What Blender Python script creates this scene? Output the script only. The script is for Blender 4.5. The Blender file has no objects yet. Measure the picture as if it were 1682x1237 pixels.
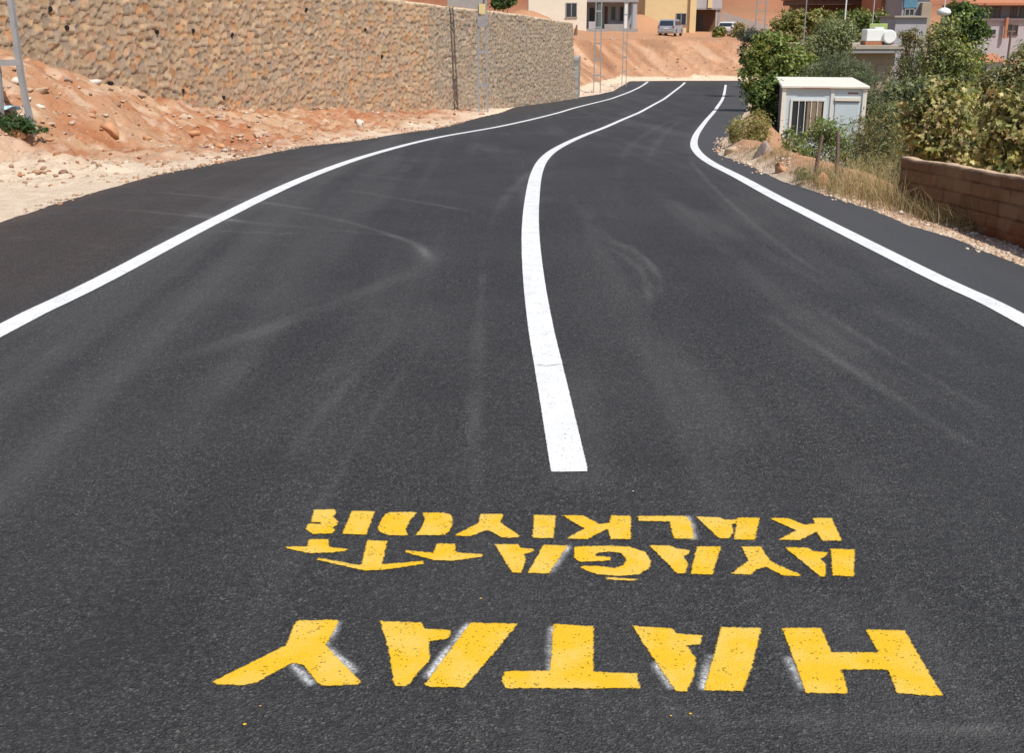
import bpy, math, random
import numpy as np
from mathutils import Vector

random.seed(7)
RNG = np.random.default_rng(11)
sc = bpy.context.scene
COL = sc.collection

# ------------------------------------------------------------------ camera, sky, sun, exposure
CAM_H = 1.75
FPX, CX, CY = 1830.0, 841.0, 618.5            # focal length and centre in photo pixels (1682 x 1237)
PITCH = math.atan((CY - 29.0) / FPX)
cd = bpy.data.cameras.new("camera")
cam = bpy.data.objects.new("camera", cd)
COL.objects.link(cam)
cam.location = (0, 0, CAM_H)
cam.rotation_euler = (math.pi / 2 - PITCH, 0, 0)
cd.sensor_width = 36.0
cd.lens = 36.0 * FPX / 1682.0
cd.clip_start = 0.1
cd.clip_end = 2000
sc.camera = cam

SUN_AZ = math.radians(140)      # clockwise from +Y (forward): behind the camera's right shoulder
SUN_EL = math.radians(56)
world = bpy.data.worlds.new("World")
sc.world = world
world.use_nodes = True
wn = world.node_tree
wn.nodes.clear()
sky = wn.nodes.new("ShaderNodeTexSky")
sky.sky_type = 'NISHITA'
sky.sun_disc = False
sky.sun_elevation = SUN_EL
sky.sun_rotation = SUN_AZ
bg = wn.nodes.new("ShaderNodeBackground")
bg.inputs[1].default_value = 0.10
wo = wn.nodes.new("ShaderNodeOutputWorld")
wn.links.new(sky.outputs[0], bg.inputs[0])
wn.links.new(bg.outputs[0], wo.inputs[0])

ld = bpy.data.lights.new("sun", 'SUN')
ld.energy = 4.2
ld.angle = math.radians(0.53)
ld.color = (1.0, 0.95, 0.87)
sun = bpy.data.objects.new("sun", ld)
COL.objects.link(sun)
sdir = Vector((math.sin(SUN_AZ) * math.cos(SUN_EL), math.cos(SUN_AZ) * math.cos(SUN_EL), math.sin(SUN_EL)))
sun.rotation_euler = sdir.to_track_quat('Z', 'Y').to_euler()
sun.location = (20, -20, 40)

sc.view_settings.view_transform = 'Standard'
sc.view_settings.look = 'None'
sc.view_settings.exposure = 0.15
sc.view_settings.gamma = 1.0
sc.render.engine = 'CYCLES'
sc.cycles.max_bounces = 6
sc.cycles.transparent_max_bounces = 12
sc.cycles.use_denoising = True

# ------------------------------------------------------------------ pixel rays and the land
def ray(px, py):
    a, b = (px - CX) / FPX, -(py - CY) / FPX
    c, s = math.cos(PITCH), math.sin(PITCH)
    v = np.array([a, c + s * b, -s + c * b])
    return v / v[1]

def at(px, py, Y):
    r = ray(px, py)
    return np.array([r[0] * Y, Y, CAM_H + r[2] * Y])

def mpp(Y, z=0.0):                             # metres per photo pixel at distance Y
    return (Y * math.cos(PITCH) + (CAM_H - z) * math.sin(PITCH)) / FPX

ZK_Y = np.array([-60, 0, 11, 14, 18, 24, 32, 45, 60, 80, 100, 500.])
ZK_Z = np.array([0, 0, 0, -.12, -.35, -.73, -1.19, -1.80, -2.30, -2.66, -2.66, -2.66])
_yy = np.linspace(-60, 500, 11201)
_k = np.exp(-0.5 * (np.arange(-60, 61) / 25.0) ** 2); _k /= _k.sum()
_zz = np.convolve(np.pad(np.interp(_yy, ZK_Y, ZK_Z), 60, mode='edge'), _k, mode='valid')
def zr(Y):
    return np.interp(Y, _yy, _zz)

def road_at(px, py):
    r = ray(px, py)
    Ys = np.linspace(1.5, 140, 6000)
    g = CAM_H + r[2] * Ys - zr(Ys)
    i = int(np.argmax(g < 0)) if (g < 0).any() else len(Ys) - 1
    Y = Ys[i - 1] + (Ys[i] - Ys[i - 1]) * g[i - 1] / (g[i - 1] - g[i]) if g[i] < 0 else Ys[i]
    return np.array([r[0] * Y, Y])

def _hash(ix, iy, seed):
    h = (ix.astype(np.int64) * 374761393 + iy.astype(np.int64) * 668265263 + seed * 974634777) & 0x7fffffff
    h = ((h ^ (h >> 13)) * 1274126177) & 0x7fffffff
    return ((h ^ (h >> 16)) & 0xffff) / 65535.0

def vnoise(x, y, seed=0):
    x = np.asarray(x, float); y = np.asarray(y, float)
    ix, iy = np.floor(x), np.floor(y)
    fx, fy = x - ix, y - iy
    fx, fy = fx * fx * (3 - 2 * fx), fy * fy * (3 - 2 * fy)
    a = _hash(ix, iy, seed); b = _hash(ix + 1, iy, seed)
    c = _hash(ix, iy + 1, seed); d = _hash(ix + 1, iy + 1, seed)
    return (a * (1 - fx) + b * fx) * (1 - fy) + (c * (1 - fx) + d * fx) * fy

def fbm(x, y, seed=0, octaves=4):
    s, a, t = 0, 0.5, 0
    for o in range(octaves):
        s = s + a * vnoise(np.asarray(x) * 2 ** o, np.asarray(y) * 2 ** o, seed + o * 17)
        t += a; a *= 0.5
    return s / t                                # 0..1

def seg_dist(X, Y, P):
    """distance to polyline P, signed side (left positive) and arc length of the foot point"""
    X = np.asarray(X, float); Y = np.asarray(Y, float)
    best = np.full(X.shape, 1e9); side = np.zeros(X.shape); arc = np.zeros(X.shape)
    s0 = 0.0
    for (x0, y0), (x1, y1) in zip(P[:-1], P[1:]):
        dx, dy = x1 - x0, y1 - y0
        L = math.hypot(dx, dy)
        t = np.clip(((X - x0) * dx + (Y - y0) * dy) / (L * L), 0, 1)
        ex, ey = X - x0 - t * dx, Y - y0 - t * dy
        d = np.hypot(ex, ey)
        m = d < best - 1e-9
        best = np.where(m, d, best)
        side = np.where(m, np.sign(dx * ey - dy * ex), side)
        arc = np.where(m, s0 + t * L, arc)
        s0 += L
    return best, side, arc

def smooth_poly(P, n=4):
    P = [tuple(p) for p in P]
    for _ in range(n):
        Q = [P[0]]
        for a, b in zip(P[:-1], P[1:]):
            Q.append((0.75 * a[0] + 0.25 * b[0], 0.75 * a[1] + 0.25 * b[1]))
            Q.append((0.25 * a[0] + 0.75 * b[0], 0.25 * a[1] + 0.75 * b[1]))
        Q.append(P[-1]); P = Q
    return P

def ss(e0, e1, x):
    t = np.clip((np.asarray(x, float) - e0) / (e1 - e0), 0, 1)
    return t * t * (3 - 2 * t)

# asphalt borders (photo pixels on the road surface, then out of frame)
AL_PX = [(0, 363), (80, 337), (173, 310), (260, 286), (420, 255.6), (495, 240), (570, 233), (645, 220.5), (720, 210),
         (788, 192), (848, 174.5), (903, 167), (949, 159.5), (982, 154.5), (1007, 149), (1018, 142), (1034, 132.5)]
AR_PX = [(1682, 433), (1625, 414), (1563, 389), (1501, 369), (1408, 335), (1358, 319), (1284, 296), (1222, 267), (1178, 252),
         (1186, 231), (1207, 205), (1226, 176), (1239, 148), (1238, 140)]
AL = [(-6.2, -3.0), (-5.4, 4.0)] + [tuple(road_at(*p)) for p in AL_PX]
AR = [(4.4, -3.0), (4.0, 5.0)] + [tuple(road_at(*p)) for p in AR_PX]
YE = AL[-1][1]                                   # far border of the road, foot of the bank
YE_R = AR[-1][1]
AL_full = AL + [(AL[-1][0] + 4, YE + 0.4), (60.0, YE + 1.5)]
AR_full = AR + [(AR[-1][0] + 3, YE_R + 0.8), (60.0, YE_R + 1.0)]

# stone retaining wall line and the foot of the bank behind the road
def XY(px, Y): 
    r = ray(px, 170); return (r[0] * Y, Y)
WALL = [(-14.2, 8.0), XY(0, 22), XY(430, 32.5), XY(700, 42.0), XY(840, 49.2), XY(945, 60.5)]
FOOT = WALL + [tuple(np.array(road_at(972, 153.5)) + (-.7, .6)), tuple(np.array(road_at(1010, 144)) + (-1.0, .9)),
               (AL[-1][0] - .3, YE + .7), (AL[-1][0] + 5, YE + .9), (60.0, YE + 2.3), (140.0, YE + 4)]
WALL_LEN = sum(math.dist(a, b) for a, b in zip(WALL[:-1], WALL[1:]))

def terrace(X, Y):
    z = np.interp(Y, [0, 22, 42, 60, 72, 84, 95, 108, 125, 145, 165, 420], [4.0, 3.25, 2.35, 1.5, .75, .15, -.05, .0, -.05, 1.0, 4.5, 80])
    side = ss(17, 10, X) * ss(88, 100, Y) * ss(150, 130, Y)
    z = z + .42 * side + .12 * (1 - side) * ss(85, 93, Y) * 0
    for px, y0, h, r in ((862, 113, 2.1, 3.6), (1052, 124, 2.0, 3.2)):
        rx = ray(px, 40)[0] * y0
        z = z + h * np.exp(-((X - rx) / r) ** 2 - ((Y - y0) / 3.0) ** 2)
    return z

def land(X, Y, rough=True):
    X = np.asarray(X, float); Y = np.asarray(Y, float)
    dl, sl, arc = seg_dist(X, Y, FOOT)
    d = dl * sl                                  # >0 behind the wall / up the bank
    al, asd, _ = seg_dist(X, Y, AL_full)
    ar, ars, _ = seg_dist(X, Y, AR_full)
    dL = al * asd                                # >0 left of the asphalt
    dR = -ar * ars                               # >0 right of the asphalt
    z = zr(np.minimum(Y, 90)) - 0.035
    n1 = fbm(X * .5, Y * .5, 3, 4) - .5
    n2 = fbm(X * 2.3, Y * 2.3, 9, 3) - .5
    # rubble heap against the wall on the left
    hh = np.interp(Y, [0, 8, 21, 24.5, 27, 33, 40, 46, 50], [1.2, 1.7, 1.75, 1.2, .62, .38, .22, .1, 0])
    heap = hh * ss(-4.2, -.3, d) ** 1.35 * (d < .8)
    bump = ss(.1, 1.2, dL) * ss(-11, -3, d)
    # right-hand side: narrow verge then down
    near = np.interp(Y, [0, 12.5, 14.5, 18], [1.0, 1.0, .5, .35])
    drop = -1.45 * ss(near, near + 3.0, dR) - 1.2 * ss(5, 26, dR) + .20 * ss(.05, .45, dR) * ss(12.2, 13.5, Y) * ss(1.9, .7, dR)
    z = z + heap + np.where(dR > 0, drop, 0)
    if rough:
        n4 = fbm(X * 5.5, Y * 5.5, 19, 3) - .5
        n5 = .5 - np.abs(fbm(X * 4.2, Y * 4.2, 119, 3) - .5) * 4
        n4 = n4 + .5 * np.maximum(n5, -.5) * ss(.35, .6, fbm(X * .6, Y * .6, 121, 3))
        z = z + bump * (.24 * n1 + .26 * n2 + .22 * n4) * (d < .1) * ss(11, 16, Y)
        z = z + np.where(dR > .05, ss(.05, .8, dR) * (.10 * n1 + .12 * n2), 0)
        z = z + np.where((dL > .02), .03 * n2 * ss(.02, .3, dL), 0)
    # terrace behind the wall, bank slope beyond its end
    zt = terrace(X, Y)
    is_wall = arc < WALL_LEN - .3
    base = zr(np.minimum(Y, 90))
    rise_wall = base + (zt - base) * ss(.28, .62, d)
    slope = base - .03 + np.clip(d, 0, None) * .46 + (.28 * n1 + .16 * n2) * ss(0, 1.5, d)
    if rough:
        gul = (fbm(X * .9 + Y * .45, (Y - X * .5) * .12, 31, 3) - .5) * 1.0 * ss(.3, 1.5, d)
        slope = slope + gul * (d < 9)
    rise_bank = np.minimum(slope, zt + (.12 * n1 + .08 * n2 if rough else 0))
    w = np.maximum(ss(34, 25, X), ss(104, 138, Y))
    valley = np.maximum(base - 2.3, np.interp(Y, [0, 100, 135, 160, 420], [-60, -6, -3.0, 1.5, 70]))
    rise_bank = rise_bank * w + valley * (1 - w)
    z = np.where(d > 0, np.where(is_wall, rise_wall, rise_bank), z)
    # right-hand valley floor climbs into the far hillside
    hill = np.interp(Y, [0, 100, 135, 160, 420], [-60, -6, -3.0, 1.5, 70])
    z = np.where((d <= 0) & (dR > 3), np.maximum(z, hill), z)
    if rough:
        z = z + (Y > 140) * (fbm(X * .05, Y * .05, 5, 4) - .5) * np.interp(Y, [140, 260], [0, 9])
    return z

def H(x, y):
    return float(land(np.array([x]), np.array([y]))[0])

def ground_at(px, py, ymax=120.0):
    r = ray(px, py)
    Ys = np.linspace(4, ymax, 4000)
    g = CAM_H + r[2] * Ys - land(r[0] * Ys, Ys)
    i = int(np.argmax(g < 0)) if (g < 0).any() else len(Ys) - 1
    return np.array([r[0] * Ys[i], Ys[i], CAM_H + r[2] * Ys[i]])

# ------------------------------------------------------------------ materials
def new_mat(name):
    m = bpy.data.materials.new(name)
    m.use_nodes = True
    nt = m.node_tree
    nt.nodes.clear()
    out = nt.nodes.new("ShaderNodeOutputMaterial")
    b = nt.nodes.new("ShaderNodeBsdfPrincipled")
    nt.links.new(b.outputs[0], out.inputs[0])
    return m, nt, b, out

def nd(nt, typ, **kw):
    n = nt.nodes.new(typ)
    for k, v in kw.items():
        setattr(n, k, v)
    return n

def mixrgb(nt, fac, a, b, mode='MIX'):
    n = nd(nt, "ShaderNodeMix", data_type='RGBA', blend_type=mode)
    for sock, v in ((n.inputs[0], fac), (n.inputs[6], a), (n.inputs[7], b)):
        if isinstance(v, bpy.types.NodeSocket):
            nt.links.new(v, sock)
        elif isinstance(v, (tuple, list)):
            sock.default_value = (*v[:3], 1)
        else:
            sock.default_value = v
    return n.outputs[2]

def math_n(nt, op, a, b=None, clamp=False):
    n = nd(nt, "ShaderNodeMath", operation=op, use_clamp=clamp)
    for i, v in enumerate((a, b)):
        if v is None: continue
        if isinstance(v, bpy.types.NodeSocket): nt.links.new(v, n.inputs[i])
        else: n.inputs[i].default_value = v
    return n.outputs[0]

def mapr(nt, v, a, b, c, d):
    n = nd(nt, "ShaderNodeMapRange")
    nt.links.new(v, n.inputs[0])
    for i, x in enumerate((a, b, c, d)): n.inputs[i + 1].default_value = x
    return n.outputs[0]

def pos(nt):
    return nd(nt, "ShaderNodeNewGeometry").outputs["Position"]

def noise(nt, scale, detail=4, rough=.55, vec=None, out=0):
    n = nd(nt, "ShaderNodeTexNoise")
    n.inputs["Scale"].default_value = scale
    n.inputs["Detail"].default_value = detail
    n.inputs["Roughness"].default_value = rough
    nt.links.new(vec if vec is not None else pos(nt), n.inputs["Vector"])
    return n.outputs[out]

def bump(nt, b, h, strength=.4, dist=.02, base=None):
    n = nd(nt, "ShaderNodeBump")
    n.inputs["Strength"].default_value = strength
    n.inputs["Distance"].default_value = dist
    nt.links.new(h, n.inputs["Height"])
    if base is not None: nt.links.new(base, n.inputs["Normal"])
    nt.links.new(n.outputs[0], b.inputs["Normal"])
    return n.outputs[0]

def attr(nt, name, what="Color"):
    return nd(nt, "ShaderNodeAttribute", attribute_name=name).outputs[what]

def plain(name, col, rough=.7, var=.12, scale=3.0, metal=0.0, bumps=0.0, spec=.4):
    """weathered plain surface: colour with blotches and fine grain"""
    m, nt, b, _ = new_mat(name)
    n = noise(nt, scale, 5, .6)
    lo = tuple(c * (1 - var) for c in col); hi = tuple(min(1, c * (1 + var)) for c in col)
    c = mixrgb(nt, mapr(nt, n, .3, .7, 0, 1), lo, hi)
    g = noise(nt, scale * 14, 3, .6)
    c = mixrgb(nt, .25, c, mixrgb(nt, g, lo, hi))
    nt.links.new(c, b.inputs["Base Color"])
    b.inputs["Roughness"].default_value = rough
    b.inputs["Metallic"].default_value = metal
    b.inputs["Specular IOR Level"].default_value = spec
    if bumps: bump(nt, b, g, bumps, .01)
    return m

MATS = {}
# asphalt -----------------------------------------------------------
def asphalt_mat():
    m, nt, b, _ = new_mat("asphalt")
    p = pos(nt)
    v = nd(nt, "ShaderNodeTexVoronoi", feature='F1'); v.inputs["Scale"].default_value = 190
    nt.links.new(p, v.inputs["Vector"])
    v2 = nd(nt, "ShaderNodeTexVoronoi", feature='F1'); v2.inputs["Scale"].default_value = 120
    nt.links.new(p, v2.inputs["Vector"])
    sep = nd(nt, "ShaderNodeSeparateColor"); nt.links.new(v.outputs["Color"], sep.inputs[0])
    sep2 = nd(nt, "ShaderNodeSeparateColor"); nt.links.new(v2.outputs["Color"], sep2.inputs[0])
    c = mixrgb(nt, mapr(nt, sep.outputs[0], 0, 1, 0, 1), (.012, .012, .0118), (.056, .0555, .0545))
    gr = noise(nt, 62, 3, .75)
    c = mixrgb(nt, 1.0, c, mixrgb(nt, mapr(nt, gr, .3, .7, 0, 1), (.42, .42, .42), (1.6, 1.6, 1.58)), 'MULTIPLY')
    g2 = noise(nt, 27, 3, .7)
    c = mixrgb(nt, 1.0, c, mixrgb(nt, mapr(nt, g2, .32, .68, 0, 1), (.50, .50, .50), (1.42, 1.42, 1.42)), 'MULTIPLY')
    light = math_n(nt, 'GREATER_THAN', sep.outputs[1], .94)
    c = mixrgb(nt, math_n(nt, 'MULTIPLY', light, .55), c, (.19, .185, .175))
    light2 = math_n(nt, 'GREATER_THAN', sep2.outputs[2], .992)
    c = mixrgb(nt, math_n(nt, 'MULTIPLY', light2, .45), c, (.22, .20, .18))
    dark = math_n(nt, 'LESS_THAN', sep2.outputs[0], .14)
    c = mixrgb(nt, math_n(nt, 'MULTIPLY', dark, .5), c, (.012, .012, .012))
    n1 = noise(nt, .55, 6, .6)
    c = mixrgb(nt, mapr(nt, n1, .42, .7, 0, .42), c, (.062, .061, .060))
    c = mixrgb(nt, mapr(nt, noise(nt, 1.3, 5, .65), .5, .72, 0, .45), c, (.020, .020, .020))
    n2 = noise(nt, 7, 5, .65)
    c = mixrgb(nt, mapr(nt, n2, .35, .8, 0, .35), c, (.026, .026, .027))
    dust = attr(nt, "dust", "Fac")
    dn = math_n(nt, 'MULTIPLY', dust, mapr(nt, noise(nt, 30, 4, .7), .25, .7, .35, 1.15), True)
    c = mixrgb(nt, dn, c, (.17, .165, .158))
    dk = math_n(nt, 'MULTIPLY', math_n(nt, 'MULTIPLY', dust, -1.0), mapr(nt, noise(nt, 20, 4, .7), .25, .7, .6, 1.2), True)
    c = mixrgb(nt, dk, c, (.016, .016, .016))
    soil = attr(nt, "soil_dust", "Fac")
    sn = math_n(nt, 'MULTIPLY', soil, mapr(nt, noise(nt, 9, 5, .7), .25, .75, .2, 1.2), True)
    c = mixrgb(nt, sn, c, (.16, .095, .06))
    new = attr(nt, "fresh", "Fac")
    c = mixrgb(nt, math_n(nt, 'MULTIPLY', new, .75), c, (.070, .071, .074))
    nt.links.new(c, b.inputs["Base Color"])
    b.inputs["Roughness"].default_value = .62
    b.inputs["Specular IOR Level"].default_value = .42
    hgt = math_n(nt, 'ADD', v.outputs["Distance"], math_n(nt, 'MULTIPLY', v2.outputs["Distance"], 1.2))
    hgt = math_n(nt, 'ADD', hgt, math_n(nt, 'ADD', math_n(nt, 'MULTIPLY', gr, 1.6), math_n(nt, 'MULTIPLY', g2, 1.5)))
    bump(nt, b, hgt, .7, .005)
    return m
MATS['asphalt'] = asphalt_mat()

def paint_mat(name, col, worn, soft=.004, grain=70):
    """road paint on the asphalt; 'cover' (metres inside the outline) plus noise gives the ragged rim"""
    m, nt, b, out = new_mat(name)
    p = pos(nt)
    cov = attr(nt, "cover", "Fac")
    n = noise(nt, grain, 4, .65)
    nn = noise(nt, 14, 3, .6)
    e = math_n(nt, 'ADD', cov, math_n(nt, 'MULTIPLY', math_n(nt, 'SUBTRACT', n, .5), soft * 3.0))
    a = mapr(nt, e, -soft * .35, soft * .35, 0, 1)
    v = nd(nt, "ShaderNodeTexVoronoi", feature='F1'); v.inputs["Scale"].default_value = 190
    nt.links.new(p, v.inputs["Vector"])
    sp = nd(nt, "ShaderNodeSeparateColor"); nt.links.new(v.outputs["Color"], sp.inputs[0])
    pit = math_n(nt, 'GREATER_THAN', math_n(nt, 'ADD', sp.outputs[0], math_n(nt, 'MULTIPLY', nn, .35)), 1.30 - worn)
    a = math_n(nt, 'MULTIPLY', a, math_n(nt, 'SUBTRACT', 1.0, math_n(nt, 'MULTIPLY', pit, .6)))
    lo = (col[0] * 1.0, col[1] * 1.06 + .03, min(1, col[2] + .09)) if col[2] < .3 else tuple(c * .85 for c in col)
    c = mixrgb(nt, mapr(nt, noise(nt, 6, 4, .6), .42, .66, 1, 0), lo, col)
    c = mixrgb(nt, mapr(nt, n, .3, .7, .0, .25), c, tuple(min(1, x * .62) for x in col))
    nt.links.new(c, b.inputs["Base Color"])
    b.inputs["Roughness"].default_value = .65
    b.inputs["Specular IOR Level"].default_value = .3
    bump(nt, b, v.outputs["Distance"], .35, .004)
    tr = nd(nt, "ShaderNodeBsdfTransparent")
    mx = nd(nt, "ShaderNodeMixShader")
    nt.links.new(a, mx.inputs[0]); nt.links.new(tr.outputs[0], mx.inputs[1]); nt.links.new(b.outputs[0], mx.inputs[2])
    nt.links.new(mx.outputs[0], out.inputs[0])
    return m
MATS['white_paint'] = paint_mat("white_road_paint", (.79, .80, .80), .15)
MATS['yellow_paint'] = paint_mat("yellow_road_paint", (.75, .455, .018), .15, soft=.0065)

def spray_mat():
    m, nt, b, out = new_mat("white_overspray")
    cov = attr(nt, "cover", "Fac")
    n = noise(nt, 120, 3, .7)
    n2 = noise(nt, 11, 3, .6)
    a = math_n(nt, 'MULTIPLY', cov, mapr(nt, n, .33, .62, .15, 1.3))
    a = math_n(nt, 'MULTIPLY', a, mapr(nt, n2, .3, .65, .1, .85), True)
    b.inputs["Base Color"].default_value = (.8, .81, .82, 1)
    b.inputs["Roughness"].default_value = .8
    tr = nd(nt, "ShaderNodeBsdfTransparent")
    mx = nd(nt, "ShaderNodeMixShader")
    nt.links.new(a, mx.inputs[0]); nt.links.new(tr.outputs[0], mx.inputs[1]); nt.links.new(b.outputs[0], mx.inputs[2])
    nt.links.new(mx.outputs[0], out.inputs[0])
    return m
MATS['spray'] = spray_mat()

def ground_mat():
    m, nt, b, _ = new_mat("soil")
    c = attr(nt, "col")
    n = noise(nt, 5, 6, .65)
    f = noise(nt, 38, 4, .7)
    c = mixrgb(nt, mapr(nt, n, .32, .68, 0, .45), c, mixrgb(nt, 1.0, c, (.70, .62, .55), 'MULTIPLY'))
    c = mixrgb(nt, mapr(nt, f, .38, .7, .0, .4), c, mixrgb(nt, 1.0, c, (1.25, 1.25, 1.28), 'MULTIPLY'))
    v = nd(nt, "ShaderNodeTexVoronoi", feature='F1'); v.inputs["Scale"].default_value = 16
    nt.links.new(pos(nt), v.inputs["Vector"])
    sp = nd(nt, "ShaderNodeSeparateColor"); nt.links.new(v.outputs["Color"], sp.inputs[0])
    peb = math_n(nt, 'MULTIPLY', math_n(nt, 'GREATER_THAN', sp.outputs[0], .86), math_n(nt, 'LESS_THAN', v.outputs["Distance"], .4))
    c = mixrgb(nt, math_n(nt, 'MULTIPLY', peb, .35), c, (.55, .45, .36))
    nt.links.new(c, b.inputs["Base Color"])
    b.inputs["Roughness"].default_value = .95
    b.inputs["Specular IOR Level"].default_value = .1
    h = math_n(nt, 'ADD', n, math_n(nt, 'MULTIPLY', f, .35))
    bump(nt, b, h, 1.0, .09)
    return m
MATS['ground'] = ground_mat()

def stone_mat(name="stone_face"):
    m, nt, b, _ = new_mat(name)
    c = attr(nt, "col")
    n = noise(nt, 9, 5, .65); f = noise(nt, 45, 4, .7)
    c = mixrgb(nt, mapr(nt, n, .3, .7, 0, .55), c, mixrgb(nt, 1.0, c, (.66, .60, .55), 'MULTIPLY'))
    c = mixrgb(nt, mapr(nt, f, .4, .7, 0, .4), c, mixrgb(nt, 1.0, c, (1.25, 1.22, 1.2), 'MULTIPLY'))
    nt.links.new(c, b.inputs["Base Color"])
    b.inputs["Roughness"].default_value = .92
    b.inputs["Specular IOR Level"].default_value = .15
    bump(nt, b, math_n(nt, 'ADD', n, f), .6, .03)
    return m
MATS['stone'] = stone_mat()
def block_mat():
    m, nt, b, _ = new_mat("block_face")
    c = attr(nt, "col"); f = noise(nt, 70, 4, .7); n = noise(nt, 6, 4, .6)
    c = mixrgb(nt, mapr(nt, f, .35, .7, 0, .5), c, mixrgb(nt, 1.0, c, (.72, .70, .68), 'MULTIPLY'))
    c = mixrgb(nt, mapr(nt, n, .4, .7, 0, .4), c, mixrgb(nt, 1.0, c, (1.3, 1.25, 1.2), 'MULTIPLY'))
    nt.links.new(c, b.inputs["Base Color"])
    b.inputs["Roughness"].default_value = .95
    b.inputs["Specular IOR Level"].default_value = .1
    bump(nt, b, f, .5, .006)
    return m
MATS['block'] = block_mat()

def leaf_mat():
    m, nt, b, out = new_mat("leaves")
    c = attr(nt, "col")
    nt.links.new(c, b.inputs["Base Color"])
    b.inputs["Roughness"].default_value = .55
    b.inputs["Specular IOR Level"].default_value = .3
    t = nd(nt, "ShaderNodeBsdfTranslucent")
    nt.links.new(mixrgb(nt, 1.0, c, (1.3, 1.35, .7), 'MULTIPLY'), t.inputs[0])
    mx = nd(nt, "ShaderNodeMixShader"); mx.inputs[0].default_value = .28
    nt.links.new(b.outputs[0], mx.inputs[1]); nt.links.new(t.outputs[0], mx.inputs[2])
    nt.links.new(mx.outputs[0], out.inputs[0])
    return m
MATS['leaf'] = leaf_mat()
MATS['bark'] = plain("bark", (.17, .125, .09), .95, .4, 9, bumps=.6)
MATS['galv'] = plain("galvanised_steel", (.36, .37, .38), .55, .15, 5, .35)
MATS['dark'] = plain("shade_black", (.012, .012, .012), .9)  # near-black for weep-hole insides and the cabin door header's painted shadow
MATS['glass'] = plain("window_glass", (.03, .04, .05), .12, .2, 2, spec=.6)
MATS['cream'] = plain("cream_render", (.76, .70, .58), .9, .06, 1.2, bumps=.1)
MATS['yellow_wall'] = plain("yellow_render", (.70, .55, .30), .9, .06, 1.2, bumps=.1)
MATS['grey_wall'] = plain("grey_render", (.36, .34, .35), .9, .08, 1.2)
MATS['lilac_wall'] = plain("pale_grey_render", (.42, .40, .42), .9, .08, 1.2)
MATS['eave_shade_wall'] = plain("eave_shade_render", (.15, .16, .18), .9, .1, 1.2)
MATS['brown_trim'] = plain("brown_paint", (.11, .055, .035), .7, .2, 3)
MATS['white_trim'] = plain("white_trim", (.72, .72, .70), .6, .06, 3)
MATS['grey_trim'] = plain("grey_trim", (.30, .29, .29), .7, .1, 3)
MATS['green_trim'] = plain("green_grey_paint", (.10, .14, .12), .6, .1, 3)
MATS['door_dark'] = plain("dark_door", (.035, .045, .045), .5, .2, 3)
MATS['roof_tile'] = plain("orange_roof_tile", (.46, .19, .10), .85, .18, 8, bumps=.4)
MATS['beige'] = plain("beige_render", (.42, .33, .24), .9, .1, 1.5)
MATS['concrete'] = plain("concrete", (.42, .36, .29), .9, .12, 3, bumps=.2)
MATS['concrete_grey'] = plain("grey_concrete", (.34, .33, .31), .9, .15, 3, bumps=.2)
MATS['brick'] = plain("orange_brick", (.42, .17, .085), .9, .22, 6, bumps=.3)
MATS['wood'] = plain("weathered_wood", (.20, .13, .10), .9, .3, 12, bumps=.4)
MATS['panel_blue'] = plain("pale_blue_panel", (.56, .64, .67), .5, .04, 2)
MATS['panel_cream'] = plain("cream_metal", (.80, .76, .66), .5, .05, 2)
MATS['panel_grey'] = plain("grey_metal", (.30, .30, .31), .6, .1, 2)
MATS['curtain'] = plain("brown_curtain", (.26, .20, .13), .9, .25, 9)
MATS['rust'] = plain("rust", (.30, .11, .07), .9, .3, 8)
MATS['car_silver'] = plain("silver_car_paint", (.36, .40, .46), .3, .04, 2, .3, spec=.5)
MATS['car_white'] = plain("white_car_paint", (.72, .72, .70), .3, .04, 2, spec=.5)
MATS['tyre'] = plain("tyre_rubber", (.02, .02, .02), .9, .2, 9)
MATS['rim'] = plain("wheel_rim", (.30, .31, .32), .4, .1, 6, .6)
MATS['lamp_glass'] = plain("lamp_glass", (.7, .7, .66), .2, .05, 5)
MATS['tank_white'] = plain("white_tank", (.82, .83, .80), .4, .03, 2)
MATS['lime'] = plain("lime_panel", (.36, .46, .15), .7, .1, 3)
MATS['blue_sheet'] = plain("blue_sheet", (.12, .26, .36), .5, .15, 3)
MATS['pale_blue_plastic'] = plain("pale_blue_plastic", (.45, .62, .68), .5, .1, 8)
MATS['sign_yellow'] = plain("yellow_sign", (.72, .56, .26), .6, .05, 5)
MATS['rock_tan'] = plain("tan_rock", (.50, .37, .26), .95, .2, 7, bumps=.5)
MATS['rock_orange'] = plain("orange_rock", (.52, .27, .14), .95, .25, 7, bumps=.5)
MATS['rock_pale'] = plain("pale_rock", (.66, .58, .50), .95, .15, 7, bumps=.5)
MATS['rock_pink'] = plain("pinkish_grey_rock", (.36, .28, .24), .95, .2, 7, bumps=.5)

# ------------------------------------------------------------------ builders
def root_loc(o):
    while o.parent: o = o.parent
    return np.array(o.location)

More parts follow.
